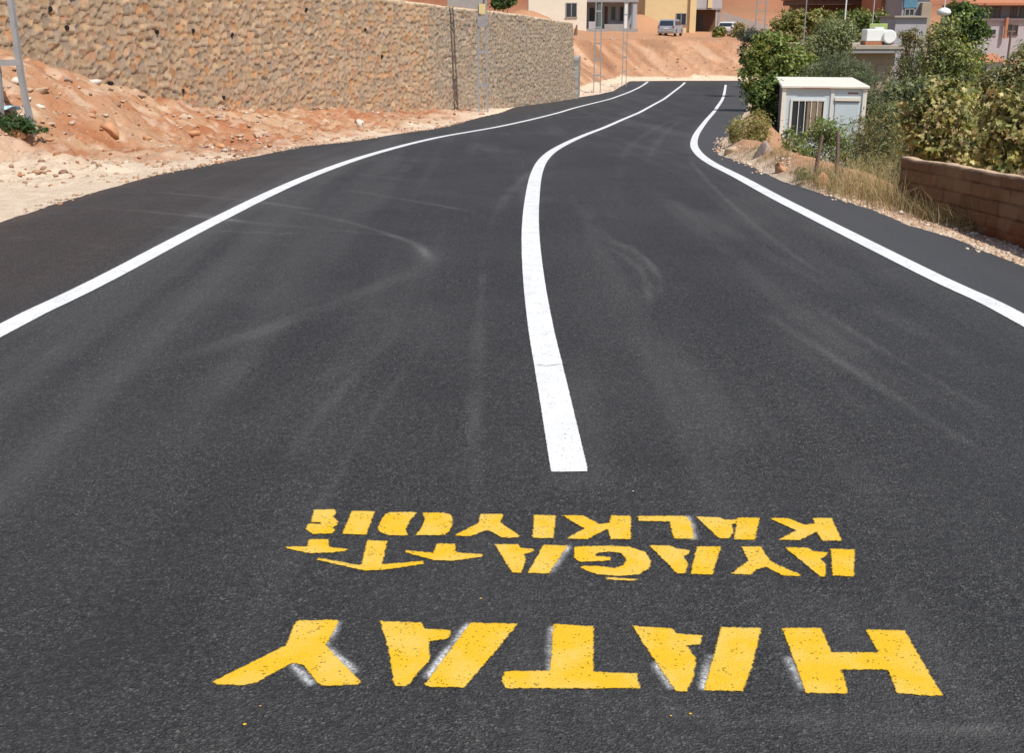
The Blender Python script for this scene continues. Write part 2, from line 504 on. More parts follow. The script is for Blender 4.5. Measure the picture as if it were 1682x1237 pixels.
def mesh_obj(name, V, F, mat, parent=None, colors=None, floats=None, smooth=False):
    V = np.asarray(V, float).reshape(-1, 3)
    org = root_loc(parent) if parent is not None else None
    me = bpy.data.meshes.new(name)
    if org is not None: V = V - org
    if isinstance(F, np.ndarray):
        n = F.shape[1]
        me.vertices.add(len(V)); me.vertices.foreach_set("co", V.astype(np.float32).ravel())
        me.loops.add(F.size); me.loops.foreach_set("vertex_index", F.astype(np.int32).ravel())
        me.polygons.add(len(F))
        me.polygons.foreach_set("loop_start", np.arange(0, F.size, n, dtype=np.int32))
        me.polygons.foreach_set("loop_total", np.full(len(F), n, dtype=np.int32))
        me.update(calc_edges=True)
        me.validate()
    else:
        me.from_pydata(V.tolist(), [], F)
        me.update()
    if colors is not None:
        a = me.color_attributes.new("col", 'FLOAT_COLOR', 'POINT')
        c = np.ones((len(V), 4), np.float32); c[:, :3] = colors
        a.data.foreach_set("color", c.ravel())
    for k, v in (floats or {}).items():
        a = me.attributes.new(k, 'FLOAT', 'POINT')
        a.data.foreach_set("value", np.asarray(v, np.float32))
    if smooth:
        me.polygons.foreach_set("use_smooth", np.ones(len(me.polygons), bool))
    me.materials.append(mat)
    o = bpy.data.objects.new(name, me)
    COL.objects.link(o)
    if parent is not None: o.parent = parent
    return o

def tag(o, label=None, cat=None, group=None, kind=None):
    if label: o["label"] = label
    if cat:
        o["category"] = cat
        if kind is None: o["kind"] = "thing"
    if group: o["group"] = group
    if kind: o["kind"] = kind
    return o

def thing(name, label, cat, loc, group=None):
    o = bpy.data.objects.new(name, None)
    o.empty_display_size = .2
    o.location = tuple(float(x) for x in loc)
    COL.objects.link(o)
    return tag(o, label, cat, group)

class MB:
    """collects boxes, tubes and prisms into one mesh; optional yaw about a pivot"""
    def __init__(self, yaw=0.0, pivot=(0, 0, 0)):
        self.v, self.f = [], []
        self.c, self.s, self.p = math.cos(yaw), math.sin(yaw), pivot
    def add(self, V, F):
        b = len(self.v)
        for x, y, z in V:
            self.v.append((self.p[0] + x * self.c - y * self.s, self.p[1] + x * self.s + y * self.c, self.p[2] + z))
        self.f += [tuple(b + i for i in q) for q in F]
        return self
    def box(self, x0, x1, y0, y1, z0, z1, bev=0.0):
        if bev <= 0:
            V = [(x, y, z) for z in (z0, z1) for x, y in ((x0, y0), (x1, y0), (x1, y1), (x0, y1))]
            F = [(3, 2, 1, 0), (4, 5, 6, 7), (0, 1, 5, 4), (1, 2, 6, 5), (2, 3, 7, 6), (3, 0, 4, 7)]
            return self.add(V, F)
        rings = [(z0, bev), (z0 + bev, 0), (z1 - bev, 0), (z1, bev)]
        V = []
        for z, i in rings:
            a, b_, c, d = x0 + i, x1 - i, y0 + i, y1 - i
            V += [(a + bev * (i == 0), c, z), (b_ - bev * (i == 0), c, z), (b_, c + bev * (i == 0), z), (b_, d - bev * (i == 0), z),
                  (b_ - bev * (i == 0), d, z), (a + bev * (i == 0), d, z), (a, d - bev * (i == 0), z), (a, c + bev * (i == 0), z)]
        F = [tuple(range(7, -1, -1)), tuple(range(24, 32))]
        for r in range(3):
            for k in range(8):
                F.append((r * 8 + k, r * 8 + (k + 1) % 8, r * 8 + 8 + (k + 1) % 8, r * 8 + 8 + k))
        return self.add(V, F)
    def tube(self, pts, rad, n=8):
        pts = [Vector(p) for p in pts]
        rad = [float(r) for r in rad] if isinstance(rad, (list, tuple)) else [float(rad)] * len(pts)
        V, F = [], []
        for i, p in enumerate(pts):
            t = (pts[min(i + 1, len(pts) - 1)] - pts[max(i - 1, 0)]).normalized()
            a = t.cross(Vector((0, 0, 1)) if abs(t.z) < .9 else Vector((1, 0, 0))).normalized()
            b = t.cross(a)
            for k in range(n):
                w = 2 * math.pi * k / n
                V.append(tuple(p + rad[i] * (math.cos(w) * a + math.sin(w) * b)))
        for i in range(len(pts) - 1):
            for k in range(n):
                F.append((i * n + k, i * n + (k + 1) % n, (i + 1) * n + (k + 1) % n, (i + 1) * n + k))
        F += [tuple(range(n - 1, -1, -1)), tuple(range((len(pts) - 1) * n, len(pts) * n))]
        return self.add(V, F)
    def prism(self, poly, y0, y1):
        """polygon in x,z pushed along y"""
        n = len(poly)
        V = [(x, y0, z) for x, z in poly] + [(x, y1, z) for x, z in poly]
        F = [tuple(range(n)), tuple(range(2 * n - 1, n - 1, -1))]
        F += [(i, i + n, (i + 1) % n + n, (i + 1) % n) for i in range(n)]
        return self.add(V, F)
    def build(self, name, mat, parent=None, smooth=False):
        return mesh_obj(name, self.v, self.f, mat, parent, smooth=smooth)

# ------------------------------------------------------------------ ground sheet
def axis(parts):
    out = [parts[0][0]]
    for (a, b, st) in parts:
        n = max(1, int(round((b - a) / st)))
        out += list(np.linspace(a, b, n + 1)[1:])
    return np.array(out)

def build_ground():
    xs = axis([(-260, -60, 20), (-60, -30, 3), (-30, -15, .8), (-15, -13, .2), (-13, -2, .075), (-2, 10.5, .14), (10.5, 24, .35), (24, 60, 1.5), (60, 300, 15)])
    ys = axis([(-60, 4, 4), (4, 12, .14), (12, 34, .085), (34, 64, .3), (64, 101, .28), (101, 150, 1.2), (150, 440, 5)])
    X, Y = np.meshgrid(xs, ys)
    Z = land(X.ravel(), Y.ravel())
    x, y = X.ravel(), Y.ravel()
    al, asd, _ = seg_dist(x, y, AL_full); dL = al * asd
    ar, ars, _ = seg_dist(x, y, AR_full); dR = -ar * ars
    dl, sl, arc = seg_dist(x, y, FOOT); d = dl * sl
    inside = (dL < -.06) & (dR < -.06)
    Z = np.where(inside, Z - .08, Z)
    pale = np.array([.82, .67, .51]); sand = np.array([.60, .39, .245]); orange = np.array([.50, .245, .13])
    deep = np.array([.44, .17, .08]); bank = np.array([.56, .315, .185]); litter = np.array([.20, .155, .09])
    n1 = fbm(x * .35, y * .35, 41, 5)[:, None]; n2 = fbm(x * 1.1, y * 1.1, 51, 5)[:, None]; n3 = fbm(x * 4, y * 4, 61, 3)[:, None]
    left_orange = ss(16.2, 19.6, y + 3.5 * (n1[:, 0] - .5))[:, None] * ss(.1, 1.6, dL + 1.5 * (n2[:, 0] - .5))[:, None]
    c = pale * (1 - left_orange) + (sand * (1 - ss(.34, .56, n2)) + orange * ss(.34, .56, n2)) * left_orange
    hp = ss(-4.5, -1.0, d)[:, None] * ss(45, 30, y)[:, None]
    c = c * (1 - .75 * hp * ss(.38, .6, n1)) + orange * (.75 * hp * ss(.38, .6, n1))
    dp = ss(.56, .72, n2) * left_orange
    c = c * (1 - .7 * dp) + deep * .7 * dp
    pl = ss(.58, .72, n3) * left_orange
    c = c * (1 - .45 * pl) + pale * .45 * pl
    # right verge
    r = dR > 0
    v1 = ss(.10, .45, dR + .35 * (n3[:, 0] - .5))[:, None]; v2 = ss(1.0, 2.4, dR + 1.2 * (n2[:, 0] - .5))[:, None]
    cr = pale * (1 - v1) + (sand * .45 + orange * .6) * v1
    cr = cr * (1 - v2) + litter * v2
    c = np.where(r[:, None], cr, c)
    # bank, terrace and the far hillside
    up = (d > .4)[:, None]
    stk = fbm(x * 1.1 + y * .55, (y - x * .5) * .14, 31, 4)[:, None]
    bank = bank * (1 - ss(.45, .65, stk)) + np.array([.62, .40, .26]) * ss(.45, .65, stk)
    cb = bank * (.80 + .4 * n2) * (1 - .25 * ss(.5, .36, stk)) * (1 - .35 * ss(.55, .75, n1)) + orange * .35 * ss(.55, .75, n1)
    far = ss(135, 170, y)[:, None]
    hn = fbm(x * .12, y * .09, 45, 5)[:, None]
    hillc = np.array([.27, .095, .05]) * (1 - ss(.42, .62, hn)) + np.array([.36, .155, .085]) * ss(.42, .62, hn)
    hillc = hillc * (.8 + .4 * n1)
    veg = ss(.60, .68, fbm(x * .16, y * .16, 77, 4))[:, None] * far
    hillc = hillc * (1 - .6 * veg) + np.array([.19, .16, .08]) * .6 * veg
    topz = ss(6.2, 8.5, d)[:, None]
    cb = cb * (1 - topz) + (sand * .30 + orange * .70) * topz
    lo = np.array([.52, .26, .14])
    strip = (ss(5.0, 6.0, d) * (1 - ss(6.5, 8, d)))[:, None]
    cb = cb * (1 - .5 * strip) + lo * .5 * strip
    cb = cb * (1 - far) + hillc * far
    c = np.where(up, cb, c)
    rf = (r & (y > 120))[:, None] * ss(125, 165, y)[:, None]
    c = c * (1 - rf) + hillc * rf
    foot = ((d <= .6) & (d > -1.6) & (y > 60) & (dL > 0))[:, None]
    c = np.where(foot, pale * .8 + sand * .2, c)
    nx, ny = len(xs), len(ys)
    i = np.arange(nx * ny).reshape(ny, nx)
    F = np.stack([i[:-1, :-1], i[:-1, 1:], i[1:, 1:], i[1:, :-1]], -1).reshape(-1, 4)
    o = mesh_obj("ground", np.c_[x, y, Z], F, MATS['ground'], colors=np.clip(c, 0, 1), smooth=True)
    tag(o, kind="structure")
build_ground()

# ------------------------------------------------------------------ road and its painted lines
def resample(P, n=None, step=None):
    P = np.array(P, float)
    s = np.r_[0, np.cumsum(np.hypot(*np.diff(P, axis=0).T))]
    if n is None: n = max(2, int(s[-1] / step) + 1)
    t = np.linspace(0, s[-1], n)
    return np.c_[np.interp(t, s, P[:, 0]), np.interp(t, s, P[:, 1])]

L_PX = [(0, 540), (150, 471), (300, 390), (400, 340), (500, 293), (600, 256), (700, 228.5), (780, 214.7), (835, 204.5), (876, 195.5), (933, 179.5),
        (971, 170), (1012, 159), (1042, 147.7), (1064, 133.6)]
C_PX = [(936, 778), (901, 601), (888, 540), (875, 450), (870, 370), (876, 309), (881, 284), (891, 262.5), (911, 245), (944, 228), (985, 212),
        (1026, 194.5), (1067, 175), (1103, 153), (1125, 135)]
R_PX = [(1682, 527), (1625, 496), (1563, 469), (1501, 438.6), (1424, 400), (1346, 361), (1268, 322), (1206, 287), (1168, 268.5), (1146, 252),
        (1138, 236), (1145, 216.5), (1160, 197), (1176.5, 178), (1189, 158.6), (1192, 139)]
LL = smooth_poly([(-3.3, 0.0)] + [tuple(road_at(*p)) for p in L_PX], 2)
LC = smooth_poly([tuple(road_at(*p)) for p in C_PX], 2)
LR = smooth_poly([(3.35, 0.0)] + [tuple(road_at(*p)) for p in R_PX], 2)

TYRE_PX = [  # pale tyre and dust tracks: (points, half width m, strength)
    ([(640, 392), (690, 400), (706, 425), (690, 448), (640, 462), (560, 495), (430, 545), (250, 600)], .10, .34),
    ([(470, 345), (560, 360), (640, 385), (690, 402), (708, 430)], .035, .7),
    ([(250, 338), (400, 365), (560, 378), (680, 392)], .03, .4),
    ([(560, 310), (680, 330), (790, 350)], .03, .6),
    ([(120, 338), (300, 352), (430, 368)], .045, .6),
    ([(200, 310), (400, 328), (520, 345)], .04, .55),
    ([(0, 388), (100, 395), (200, 410)], .035, .55),
    ([(150, 360), (320, 378), (520, 385)], .03, .4),
    ([(905, 262), (850, 300), (815, 345), (800, 400), (788, 500), (779, 640), (775, 800), (772, 960)], .07, .42),
    ([(1060, 300), (1110, 345), (1200, 420), (1330, 530), (1420, 590), (1540, 670), (1682, 750)], .14, .26),
    ([(1090, 320), (1160, 360), (1300, 440), (1500, 540), (1682, 640)], .10, .22),
    ([(960, 330), (985, 390), (1040, 410), (1070, 440), (1075, 480), (1060, 520)], .07, .3),
    ([(980, 300), (1010, 370), (1080, 450), (1180, 520)], .06, .2),
    ([(1180, 180), (1150, 190), (1110, 200), (1080, 230), (1060, 270)], .09, .3),
    ([(1130, 190), (1080, 205), (1030, 240), (1010, 300), (1030, 370)], .10, .25),
    ([(640, 262), (690, 270), (690, 282), (600, 290)], .07, -.35),
    ([(760, 240), (800, 250), (790, 262)], .06, -.25),
    ([(960, 1150), (1200, 1180), (1450, 1193), (1682, 1203)], .012, .45),
    ([(860, 1005), (1000, 990), (1130, 960), (1240, 940)], .02, .12),
    ([(620, 500), (660, 530), (600, 590), (480, 640)], .07, .2),
    ([(1100, 480), (1200, 560), (1400, 760), (1500, 900)], .12, .16),
    ([(1010, 395), (1050, 415), (1082, 445), (1090, 490)], .025, .45), ([(985, 400), (1030, 422), (1060, 452), (1066, 500)], .025, .4),
    ([(1290, 470), (1400, 545), (1560, 640), (1682, 705)], .03, .35), ([(1240, 505), (1360, 580), (1500, 672), (1640, 760)], .045, .45),
    ([(640, 560), (560, 640), (430, 800), (330, 990)], .03, .3), ([(700, 560), (640, 640), (540, 800), (470, 960)], .03, .25),
    ([(1130, 260), (1170, 310), (1260, 390), (1380, 470)], .03, .3), ([(420, 268), (560, 282), (700, 300)], .03, .35),
    ([(40, 900), (250, 700), (420, 580)], .15, .14),
    ([(150, 1180), (250, 1000), (330, 880), (440, 740)], .16, -.75), ([(1240, 720), (1330, 860), (1420, 1000)], .2, -.35), ([(560, 480), (500, 560), (380, 700)], .14, -.35), ([(1000, 560), (1040, 700), (1090, 800)], .14, -.3),
]

def build_road():
    ysn = axis([(-3, 1.5, .5), (1.5, 9, .04), (9, 22, .06), (22, 50, .2), (50, YE_R - .8, .45)])
    al = np.array(AL); ar = np.array(AR)
    xl = np.interp(ysn, al[:, 1], al[:, 0]) + .06 * (fbm(ysn * 1.7, ysn * 0 + .3, 5, 4) - .5) * (ysn < 60) + .03 * (vnoise(ysn * 9, ysn * 0, 3) - .5)
    xr = np.interp(ysn, ar[:, 1], ar[:, 0]) + .10 * (fbm(ysn * 1.9, ysn * 0 + 7.3, 15, 4) - .5) + .03 * (vnoise(ysn * 9, ysn * 0, 8) - .5)
    rowsL = [(x, y) for x, y in zip(xl, ysn)]
    rowsR = [(x, y) for x, y in zip(xr, ysn)]
    k = 26                                       # the bend to the right along the foot of the bank
    pl = resample([(xl[-1], ysn[-1]), (AL[-1][0], YE), (AL[-1][0] + 4, YE + .4), (60, YE + 1.5)], k)[1:]
    pr = resample([(xr[-1], ysn[-1]), (AR[-1][0] + 3, YE_R + .8), (60, YE_R + 1.0)], k)[1:]
    rowsL += [tuple(p) for p in pl]; rowsR += [tuple(p) for p in pr]
    RL, RR = np.array(rowsL), np.array(rowsR)
    N = 260
    t = np.linspace(0, 1, N)
    P = RL[:, None] * (1 - t[None, :, None]) + RR[:, None] * t[None, :, None]
    x, y = P[..., 0].ravel(), P[..., 1].ravel()
    z = zr(np.minimum(y, 90))
    wide = RL.shape[0]
    # crumbly rounded border
    zz = z.reshape(wide, N)
    zz[:, 0] -= .012; zz[:, -1] -= .012
    z = zz.ravel()
    dust = np.zeros_like(x)
    for pts, w, s in TYRE_PX:
        q = smooth_poly([tuple(road_at(*p)) for p in pts], 3)
        near = (y > min(b for a, b in q) - 1) & (y < max(b for a, b in q) + 1)
        if not near.any(): continue
        dd, _, arcs = seg_dist(x[near], y[near], q)
        ww = max(w * .75, .022); s *= .62 if w > .05 else .95
        g = np.exp(-(dd / ww) ** 2) * s
        g *= .35 + 1.1 * vnoise(x[near] * 3 + 5, y[near] * 3, 23)
        g *= .45 + 1.1 * vnoise(dd * 26 + 3, arcs * .7, 29)
        ln = arcs.max()
        g *= ss(0, .12 * ln, arcs) * ss(ln, .88 * ln, arcs) * .85 + .15
        dust[near] += g
    # roller lanes and general dusting
    lane = fbm(x * 1.6 + .05 * y, y * .09, 91, 4)
    dust += .22 * (ss(.48, .8, lane)) + .14 * ss(.5, .85, fbm(x * 6 + .1 * y, y * .10, 93, 3)) - .05 - .30 * ss(.46, .2, fbm(x * .8 + 4, y * .12, 95, 4))
    dust += .10 * ss(.5, .75, fbm(x * .6, y * .35, 19, 4))
    for LNE, a in ((LL, .22), (LC, .16), (LR, .20)):
        dd, _, _ = seg_dist(x, y, LNE)
        dust += a * np.exp(-(np.clip(dd - .08, 0, None) / (.10 + .0035 * y)) ** 1.2) * (.4 + .9 * vnoise(x * 2, y * 2, 6))
    dust = np.where(y > 45, dust * .6, dust)
    dl, dls, _ = seg_dist(x, y, LL); dr_, drs, _ = seg_dist(x, y, LR)
    soil = ss(-.1, .5, dl * dls) * ss(26, 9, y) * .20 * (.4 + fbm(x * .8, y * .5, 12, 4)) 
    soil += .5 * ss(.35, 0, np.repeat(np.hypot(*(RR - RL).T), N).reshape(wide, N).ravel() * np.tile(t, wide)) * (y > 6) * fbm(x * 3, y * 3, 2, 3)
    soil += .16 * ss(5, 1, y) * ss(.5, 3, -x) * 0
    fresh = ss(-.02, .12, dr_ * -drs) * ss(4, 8, y)
    fresh2 = ss(-.02, .12, dl * dls) * ss(26, 34, y) * .3
    i = np.arange(wide * N).reshape(wide, N)
    F = np.stack([i[:-1, :-1], i[:-1, 1:], i[1:, 1:], i[1:, :-1]], -1).reshape(-1, 4)
    V = np.c_[x, y, z]
    # skirt: the visible thickness of the layer
    nb = len(V)
    eL = V[i[:, 0]] + (-.025, 0, -.07); eR = V[i[:, -1]] + (.025, 0, -.07)
    V = np.r_[V, eL, eR]
    jl = nb + np.arange(wide); jr = nb + wide + np.arange(wide)
    FL = np.stack([jl[:-1], i[:-1, 0], i[1:, 0], jl[1:]], -1)
    FR = np.stack([i[:-1, -1], jr[:-1], jr[1:], i[1:, -1]], -1)
    F = np.r_[F, FL, FR]
    pad = lambda a: np.r_[a, np.zeros(2 * wide)]
    o = mesh_obj("road", V, F, MATS['asphalt'], floats={"dust": pad(np.clip(dust, -1, 1)), "soil_dust": pad(np.clip(soil, 0, 1)), "fresh": pad(fresh + fresh2)}, smooth=True)
    tag(o, kind="structure")
build_road()

def line_strip(name, P, width, label, step=.12, zoff=.004, cut_end=True):
    Q = resample(P, step=step)
    T = np.gradient(Q, axis=0); T /= np.hypot(*T.T)[:, None]
    Nn = np.c_[-T[:, 1], T[:, 0]]
    offs = np.array([-width / 2 - .012, -width / 2 + .006, 0, width / 2 - .006, width / 2 + .012])
    V, cov = [], []
    if cut_end:                                  # tight extra rows so that the end is cut square
        Q = np.r_[Q[:1], Q[:1] + T[:1] * .010, Q[:1] + T[:1] * .016, Q[:1] + T[:1] * .05, Q[1:]]
        Nn = np.r_[Nn[:1], Nn[:1], Nn[:1], Nn[:1], Nn[1:]]
    s = np.r_[0, np.cumsum(np.hypot(*np.diff(Q, axis=0).T))]
    for k, (q, n) in enumerate(zip(Q, Nn)):
        for o in offs:
            p = q + n * o
            V.append((p[0], p[1], float(zr(p[1])) + zoff))
            cov.append(min(width / 2 - abs(o), s[k] - .012 if cut_end else 9))
    m = len(offs); i = np.arange(len(V)).reshape(-1, m)
    F = np.stack([i[:-1, :-1], i[1:, :-1], i[1:, 1:], i[:-1, 1:]], -1).reshape(-1, 4)
    F = F[:, ::-1]
    o = mesh_obj(name, V, F.copy(), MATS['white_paint'], floats={"cover": cov})
    return tag(o, label, "road line")
line_strip("edge_line", LL, .155, "long white edge line along the road's left side, below the stone wall")
line_strip("centre_line", LC, .150, "white centre line that starts with a square end above the yellow lettering")
line_strip("edge_line", LR, .145, "white edge line bending round on the right, beside the weedy verge")

# ------------------------------------------------------------------ yellow lettering (stencil pieces digitised on the road)
def zb(pts, ox, oy, k): return [(ox + x / k, oy + y / k) for x, y in pts]
ZA = lambda p: zb(p, 900, 820, 3.0036)
ZB = lambda p: zb(p, 440, 800, 3.0036)
ZC = lambda p: zb(p, 320, 990, 2.628)
ZD = lambda p: zb(p, 960, 990, 2.628)
WORD_RISING = [   # KALKIYOR, from the left in the picture: R O Y I K L A K
    [ZB([(228, 117), (325, 115), (341, 132), (320, 150), (347, 178), (343, 190), (316, 207), (330, 217), (322, 234), (222, 236), (187, 212), (200, 186), (262, 188), (262, 180), (214, 177)]),
     ZB([(415, 122), (528, 125), (485, 240), (368, 236)])],
    [ZB([(608, 128), (735, 130), (700, 170), (680, 215), (690, 245), (600, 243), (555, 228), (542, 210), (560, 165), (580, 140)]),
     ZB([(765, 132), (870, 132), (905, 143), (912, 160), (908, 195), (895, 225), (870, 242), (728, 243), (760, 205), (775, 165)])],
    [ZB([(1050, 138), (1160, 138), (1147, 180), (1240, 245), (1228, 255), (1155, 255), (1082, 215), (1000, 248), (918, 245), (1040, 182)])],
    [ZB([(1312, 143), (1420, 145), (1415, 200), (1408, 258), (1305, 255), (1310, 200)])],
    [ZA([(72, 85), (170, 85), (255, 128), (305, 122), (312, 85), (408, 88), (408, 202), (310, 202), (295, 150), (195, 202), (88, 200), (180, 150)])],
    [ZA([(442, 88), (682, 88), (705, 120), (720, 200), (622, 200), (600, 115), (450, 112)])],
    [ZA([(730, 90), (845, 95), (870, 106), (930, 106), (925, 124), (905, 128), (915, 165), (895, 198), (845, 198)]),
     ZA([(937, 95), (1045, 98), (1020, 205), (918, 205)])],
    [ZA([(1090, 98), (1180, 98), (1265, 132), (1318, 125), (1305, 98), (1400, 98), (1450, 210), (1355, 210), (1325, 165), (1240, 208), (1140, 205), (1225, 158)])],
]
ARROWS = [
    [ZB([(203, 262), (298, 264), (302, 300), (388, 312), (388, 320), (300, 330), (205, 332), (92, 308), (92, 300), (195, 298)])],
    [ZB([(492, 268), (590, 273), (562, 388), (765, 370), (768, 385), (560, 415), (480, 418), (245, 365), (248, 354), (440, 390), (462, 388)])],
    [ZB([(835, 284), (920, 286), (930, 328), (1055, 338), (1060, 350), (900, 370), (820, 366), (680, 328), (682, 318), (815, 330)])],
]
WORD_UP = [        # AYAGA with its breve, from the left: A G A Y A
    [ZB([(1120, 288), (1235, 288), (1245, 305), (1312, 312), (1305, 326), (1265, 335), (1272, 365), (1250, 428), (1205, 428)]),
     ZB([(1360, 290), (1478, 295), (1385, 432), (1282, 430)])],
    [ZA([(130, 240), (300, 235), (400, 240), (480, 265), (508, 310), (500, 345), (450, 375), (350, 385), (240, 375), (160, 345), (165, 335), (250, 335), (330, 345), (375, 330), (388, 300), (360, 270), (300, 265), (235, 272), (235, 285), (310, 292), (305, 308), (160, 315), (130, 295)]),
     ZA([(285, 391), (450, 401), (430, 407), (290, 402)])],
    [ZA([(500, 232), (600, 235), (640, 250), (705, 258), (690, 278), (665, 285), (690, 320), (680, 370), (640, 373)]),
     ZA([(735, 238), (855, 240), (810, 378), (705, 375)])],
    [ZA([(955, 240), (1050, 240), (1095, 310), (1170, 345), (1250, 380), (1235, 385), (1160, 382), (1075, 340), (1030, 350), (1000, 378), (905, 372), (990, 310)])],
    [ZA([(1170, 243), (1280, 245), (1310, 262), (1380, 268), (1365, 290), (1345, 300), (1370, 330), (1368, 385), (1345, 388)]),
     ZA([(1395, 250), (1512, 255), (1510, 388), (1405, 382)])],
]
WORD_CITY = [      # HATAY, from the left: Y A T A H
    [ZC([(445, 82), (610, 80), (620, 90), (565, 190), (718, 350), (710, 358), (560, 366), (530, 355), (470, 275), (420, 265), (262, 352), (205, 362), (95, 358), (75, 348), (395, 190), (430, 100)])],
    [ZC([(800, 85), (980, 92), (990, 118), (1108, 125), (1095, 160), (1010, 172), (1015, 250), (915, 366), (862, 366), (835, 200)]),
     ZC([(1190, 92), (1395, 97), (1165, 372), (1015, 370), (993, 358)])],
    [[(909, 1027), (974.5, 1031), (974.5, 1106), (1045.6, 1108.7), (1051, 1133), (830, 1133), (824, 1121), (830, 1105), (904, 1104)]],
    [ZD([(205, 105), (380, 118), (395, 138), (510, 148), (500, 185), (440, 190), (480, 250), (470, 330), (440, 390), (395, 388), (300, 250)]),
     ZD([(590, 112), (762, 115), (745, 190), (720, 290), (685, 388), (515, 385), (560, 230)])],
    [ZD([(852, 115), (1020, 115), (1065, 220), (1270, 220), (1215, 122), (1380, 125), (1470, 280), (1545, 405), (1500, 410), (1350, 395), (1310, 295), (1105, 295), (1140, 398), (955, 395), (915, 280)])],
]
def poly_sdf(x, y, P):
    P = np.array(P); n = len(P)
    ins = np.zeros(x.shape, bool); best = np.full(x.shape, 1e9)
    for i in range(n):
        (x0, y0), (x1, y1) = P[i], P[(i + 1) % n]
        dx, dy = x1 - x0, y1 - y0
        t = np.clip(((x - x0) * dx + (y - y0) * dy) / (dx * dx + dy * dy + 1e-12), 0, 1)
        best = np.minimum(best, np.hypot(x - x0 - t * dx, y - y0 - t * dy))
        cr = (y0 > y) != (y1 > y)
        with np.errstate(divide='ignore', invalid='ignore'):
            ins ^= cr & (x < (x1 - x0) * (y - y0) / (y1 - y0 + 1e-12) + x0)
    return np.where(ins, best, -best)

def painted_letter(name, pieces, parent=None, zoff=.0036, res=.007, mat='yellow_paint'):
    polys = [[tuple(road_at(*p)) for p in q] for q in pieces]
    pts = np.array([p for q in polys for p in q])
    x0, y0 = pts.min(0) - .02; x1, y1 = pts.max(0) + .02
    xs = np.linspace(x0, x1, int((x1 - x0) / res) + 2); ys = np.linspace(y0, y1, int((y1 - y0) / res) + 2)
    X, Y = np.meshgrid(xs, ys)
    S = np.max([poly_sdf(X, Y, q) for q in polys], 0)
    i = np.arange(X.size).reshape(X.shape)
    keep = np.maximum.reduce([S[:-1, :-1], S[1:, :-1], S[:-1, 1:], S[1:, 1:]]) > -.006
    F = np.stack([i[:-1, :-1], i[:-1, 1:], i[1:, 1:], i[1:, :-1]], -1)[keep]
    used = np.unique(F); remap = np.full(X.size, -1); remap[used] = np.arange(len(used))
    V = np.c_[X.ravel(), Y.ravel(), zr(Y.ravel()) + zoff][used]
    return mesh_obj(name, V, remap[F], MATS[mat], parent, floats={"cover": S.ravel()[used]})

def spray(parent, segs, w=.011, zoff=.0018):
    """soft white paint dust along stencil edges"""
    if len(segs) > 1:
        for s in segs: spray(parent, [s], w, zoff)
        return
    P = [[tuple(road_at(*p)) for p in s] for s in segs]
    allp = np.array([p for s in P for p in s])
    res = .01
    x0, y0 = allp.min(0) - .1; x1, y1 = allp.max(0) + .1
    X, Y = np.meshgrid(np.arange(x0, x1, res), np.arange(y0, y1, res))
    S = np.max([np.exp(-(seg_dist(X, Y, s)[0] / w) ** 2) for s in P], 0)
    i = np.arange(X.size).reshape(X.shape)
    keep = np.maximum.reduce([S[:-1, :-1], S[1:, :-1], S[:-1, 1:], S[1:, 1:]]) > .06
    F = np.stack([i[:-1, :-1], i[:-1, 1:], i[1:, 1:], i[1:, :-1]], -1)[keep]
    used = np.unique(F); remap = np.full(X.size, -1); remap[used] = np.arange(len(used))
    V = np.c_[X.ravel(), Y.ravel(), zr(Y.ravel()) + zoff][used]
    return mesh_obj("white_overspray", V, remap[F], MATS['spray'], parent, floats={"cover": S.ravel()[used]})

def word(label, letters, segs, loc_px):
    p = road_at(*loc_px)
    t = thing("road_lettering", label, "road lettering", (p[0], p[1], 0))
    for L in letters: painted_letter("letter", L, t)
    if segs: spray(t, segs)
    return t
word("large yellow upside-down word HATAY painted on the asphalt, nearest the viewer", WORD_CITY,
     [ZC([(618, 92), (570, 190), (620, 240), (690, 300)]), ZC([(425, 272), (455, 300), (500, 350)]), ZC([(1180, 100), (1090, 210), (1010, 320)]),
      ZC([(1545, 115), (1538, 200), (1540, 295)]), ZD([(545, 240), (525, 300), (516, 370)]), ZD([(310, 270), (345, 320), (375, 365)]),
      ZD([(880, 250), (905, 300), (940, 370)])], (950, 1140))
word("yellow upside-down word KALKIYOR painted in the top row of lettering below the centre line", WORD_RISING,
     [ZA([(690, 92), (708, 130), (718, 195)])], (950, 885))
word("yellow upside-down word AYAĞA painted in the middle row, right of the arrows", WORD_UP,
     [ZB([(1478, 298), (1440, 355), (1400, 415)])], (1100, 945))
for lab, A in zip(("small yellow painted arrow, leftmost of three, under the letter R of KALKIYOR",
                   "largest yellow painted arrow, lowest of the three, between the two small ones",
                   "small yellow painted arrow closest to the word AYAĞA"), ARROWS):
    o = painted_letter("painted_arrow", A)
    tag(o, lab, "painted arrow", "yellow painted arrows beside the lettering")

# grey smudge across the centre line near its end
m = MATS['spray'].copy(); m.name = "rubber_smudge"
[n for n in m.node_tree.nodes if n.type == 'BSDF_PRINCIPLED'][0].inputs["Base Color"].default_value = (.16, .16, .16, 1)
MATS['scuff'] = m
o = spray(None, [[(886, 601), (900, 603), (918, 600)]], .010, .0075)
o.data.materials[0] = m; o.name = "tyre_scuff"; o.data.name = "tyre_scuff"
tag(o, "faint grey rubber smudge across the white centre line near its square end", "scuff mark")

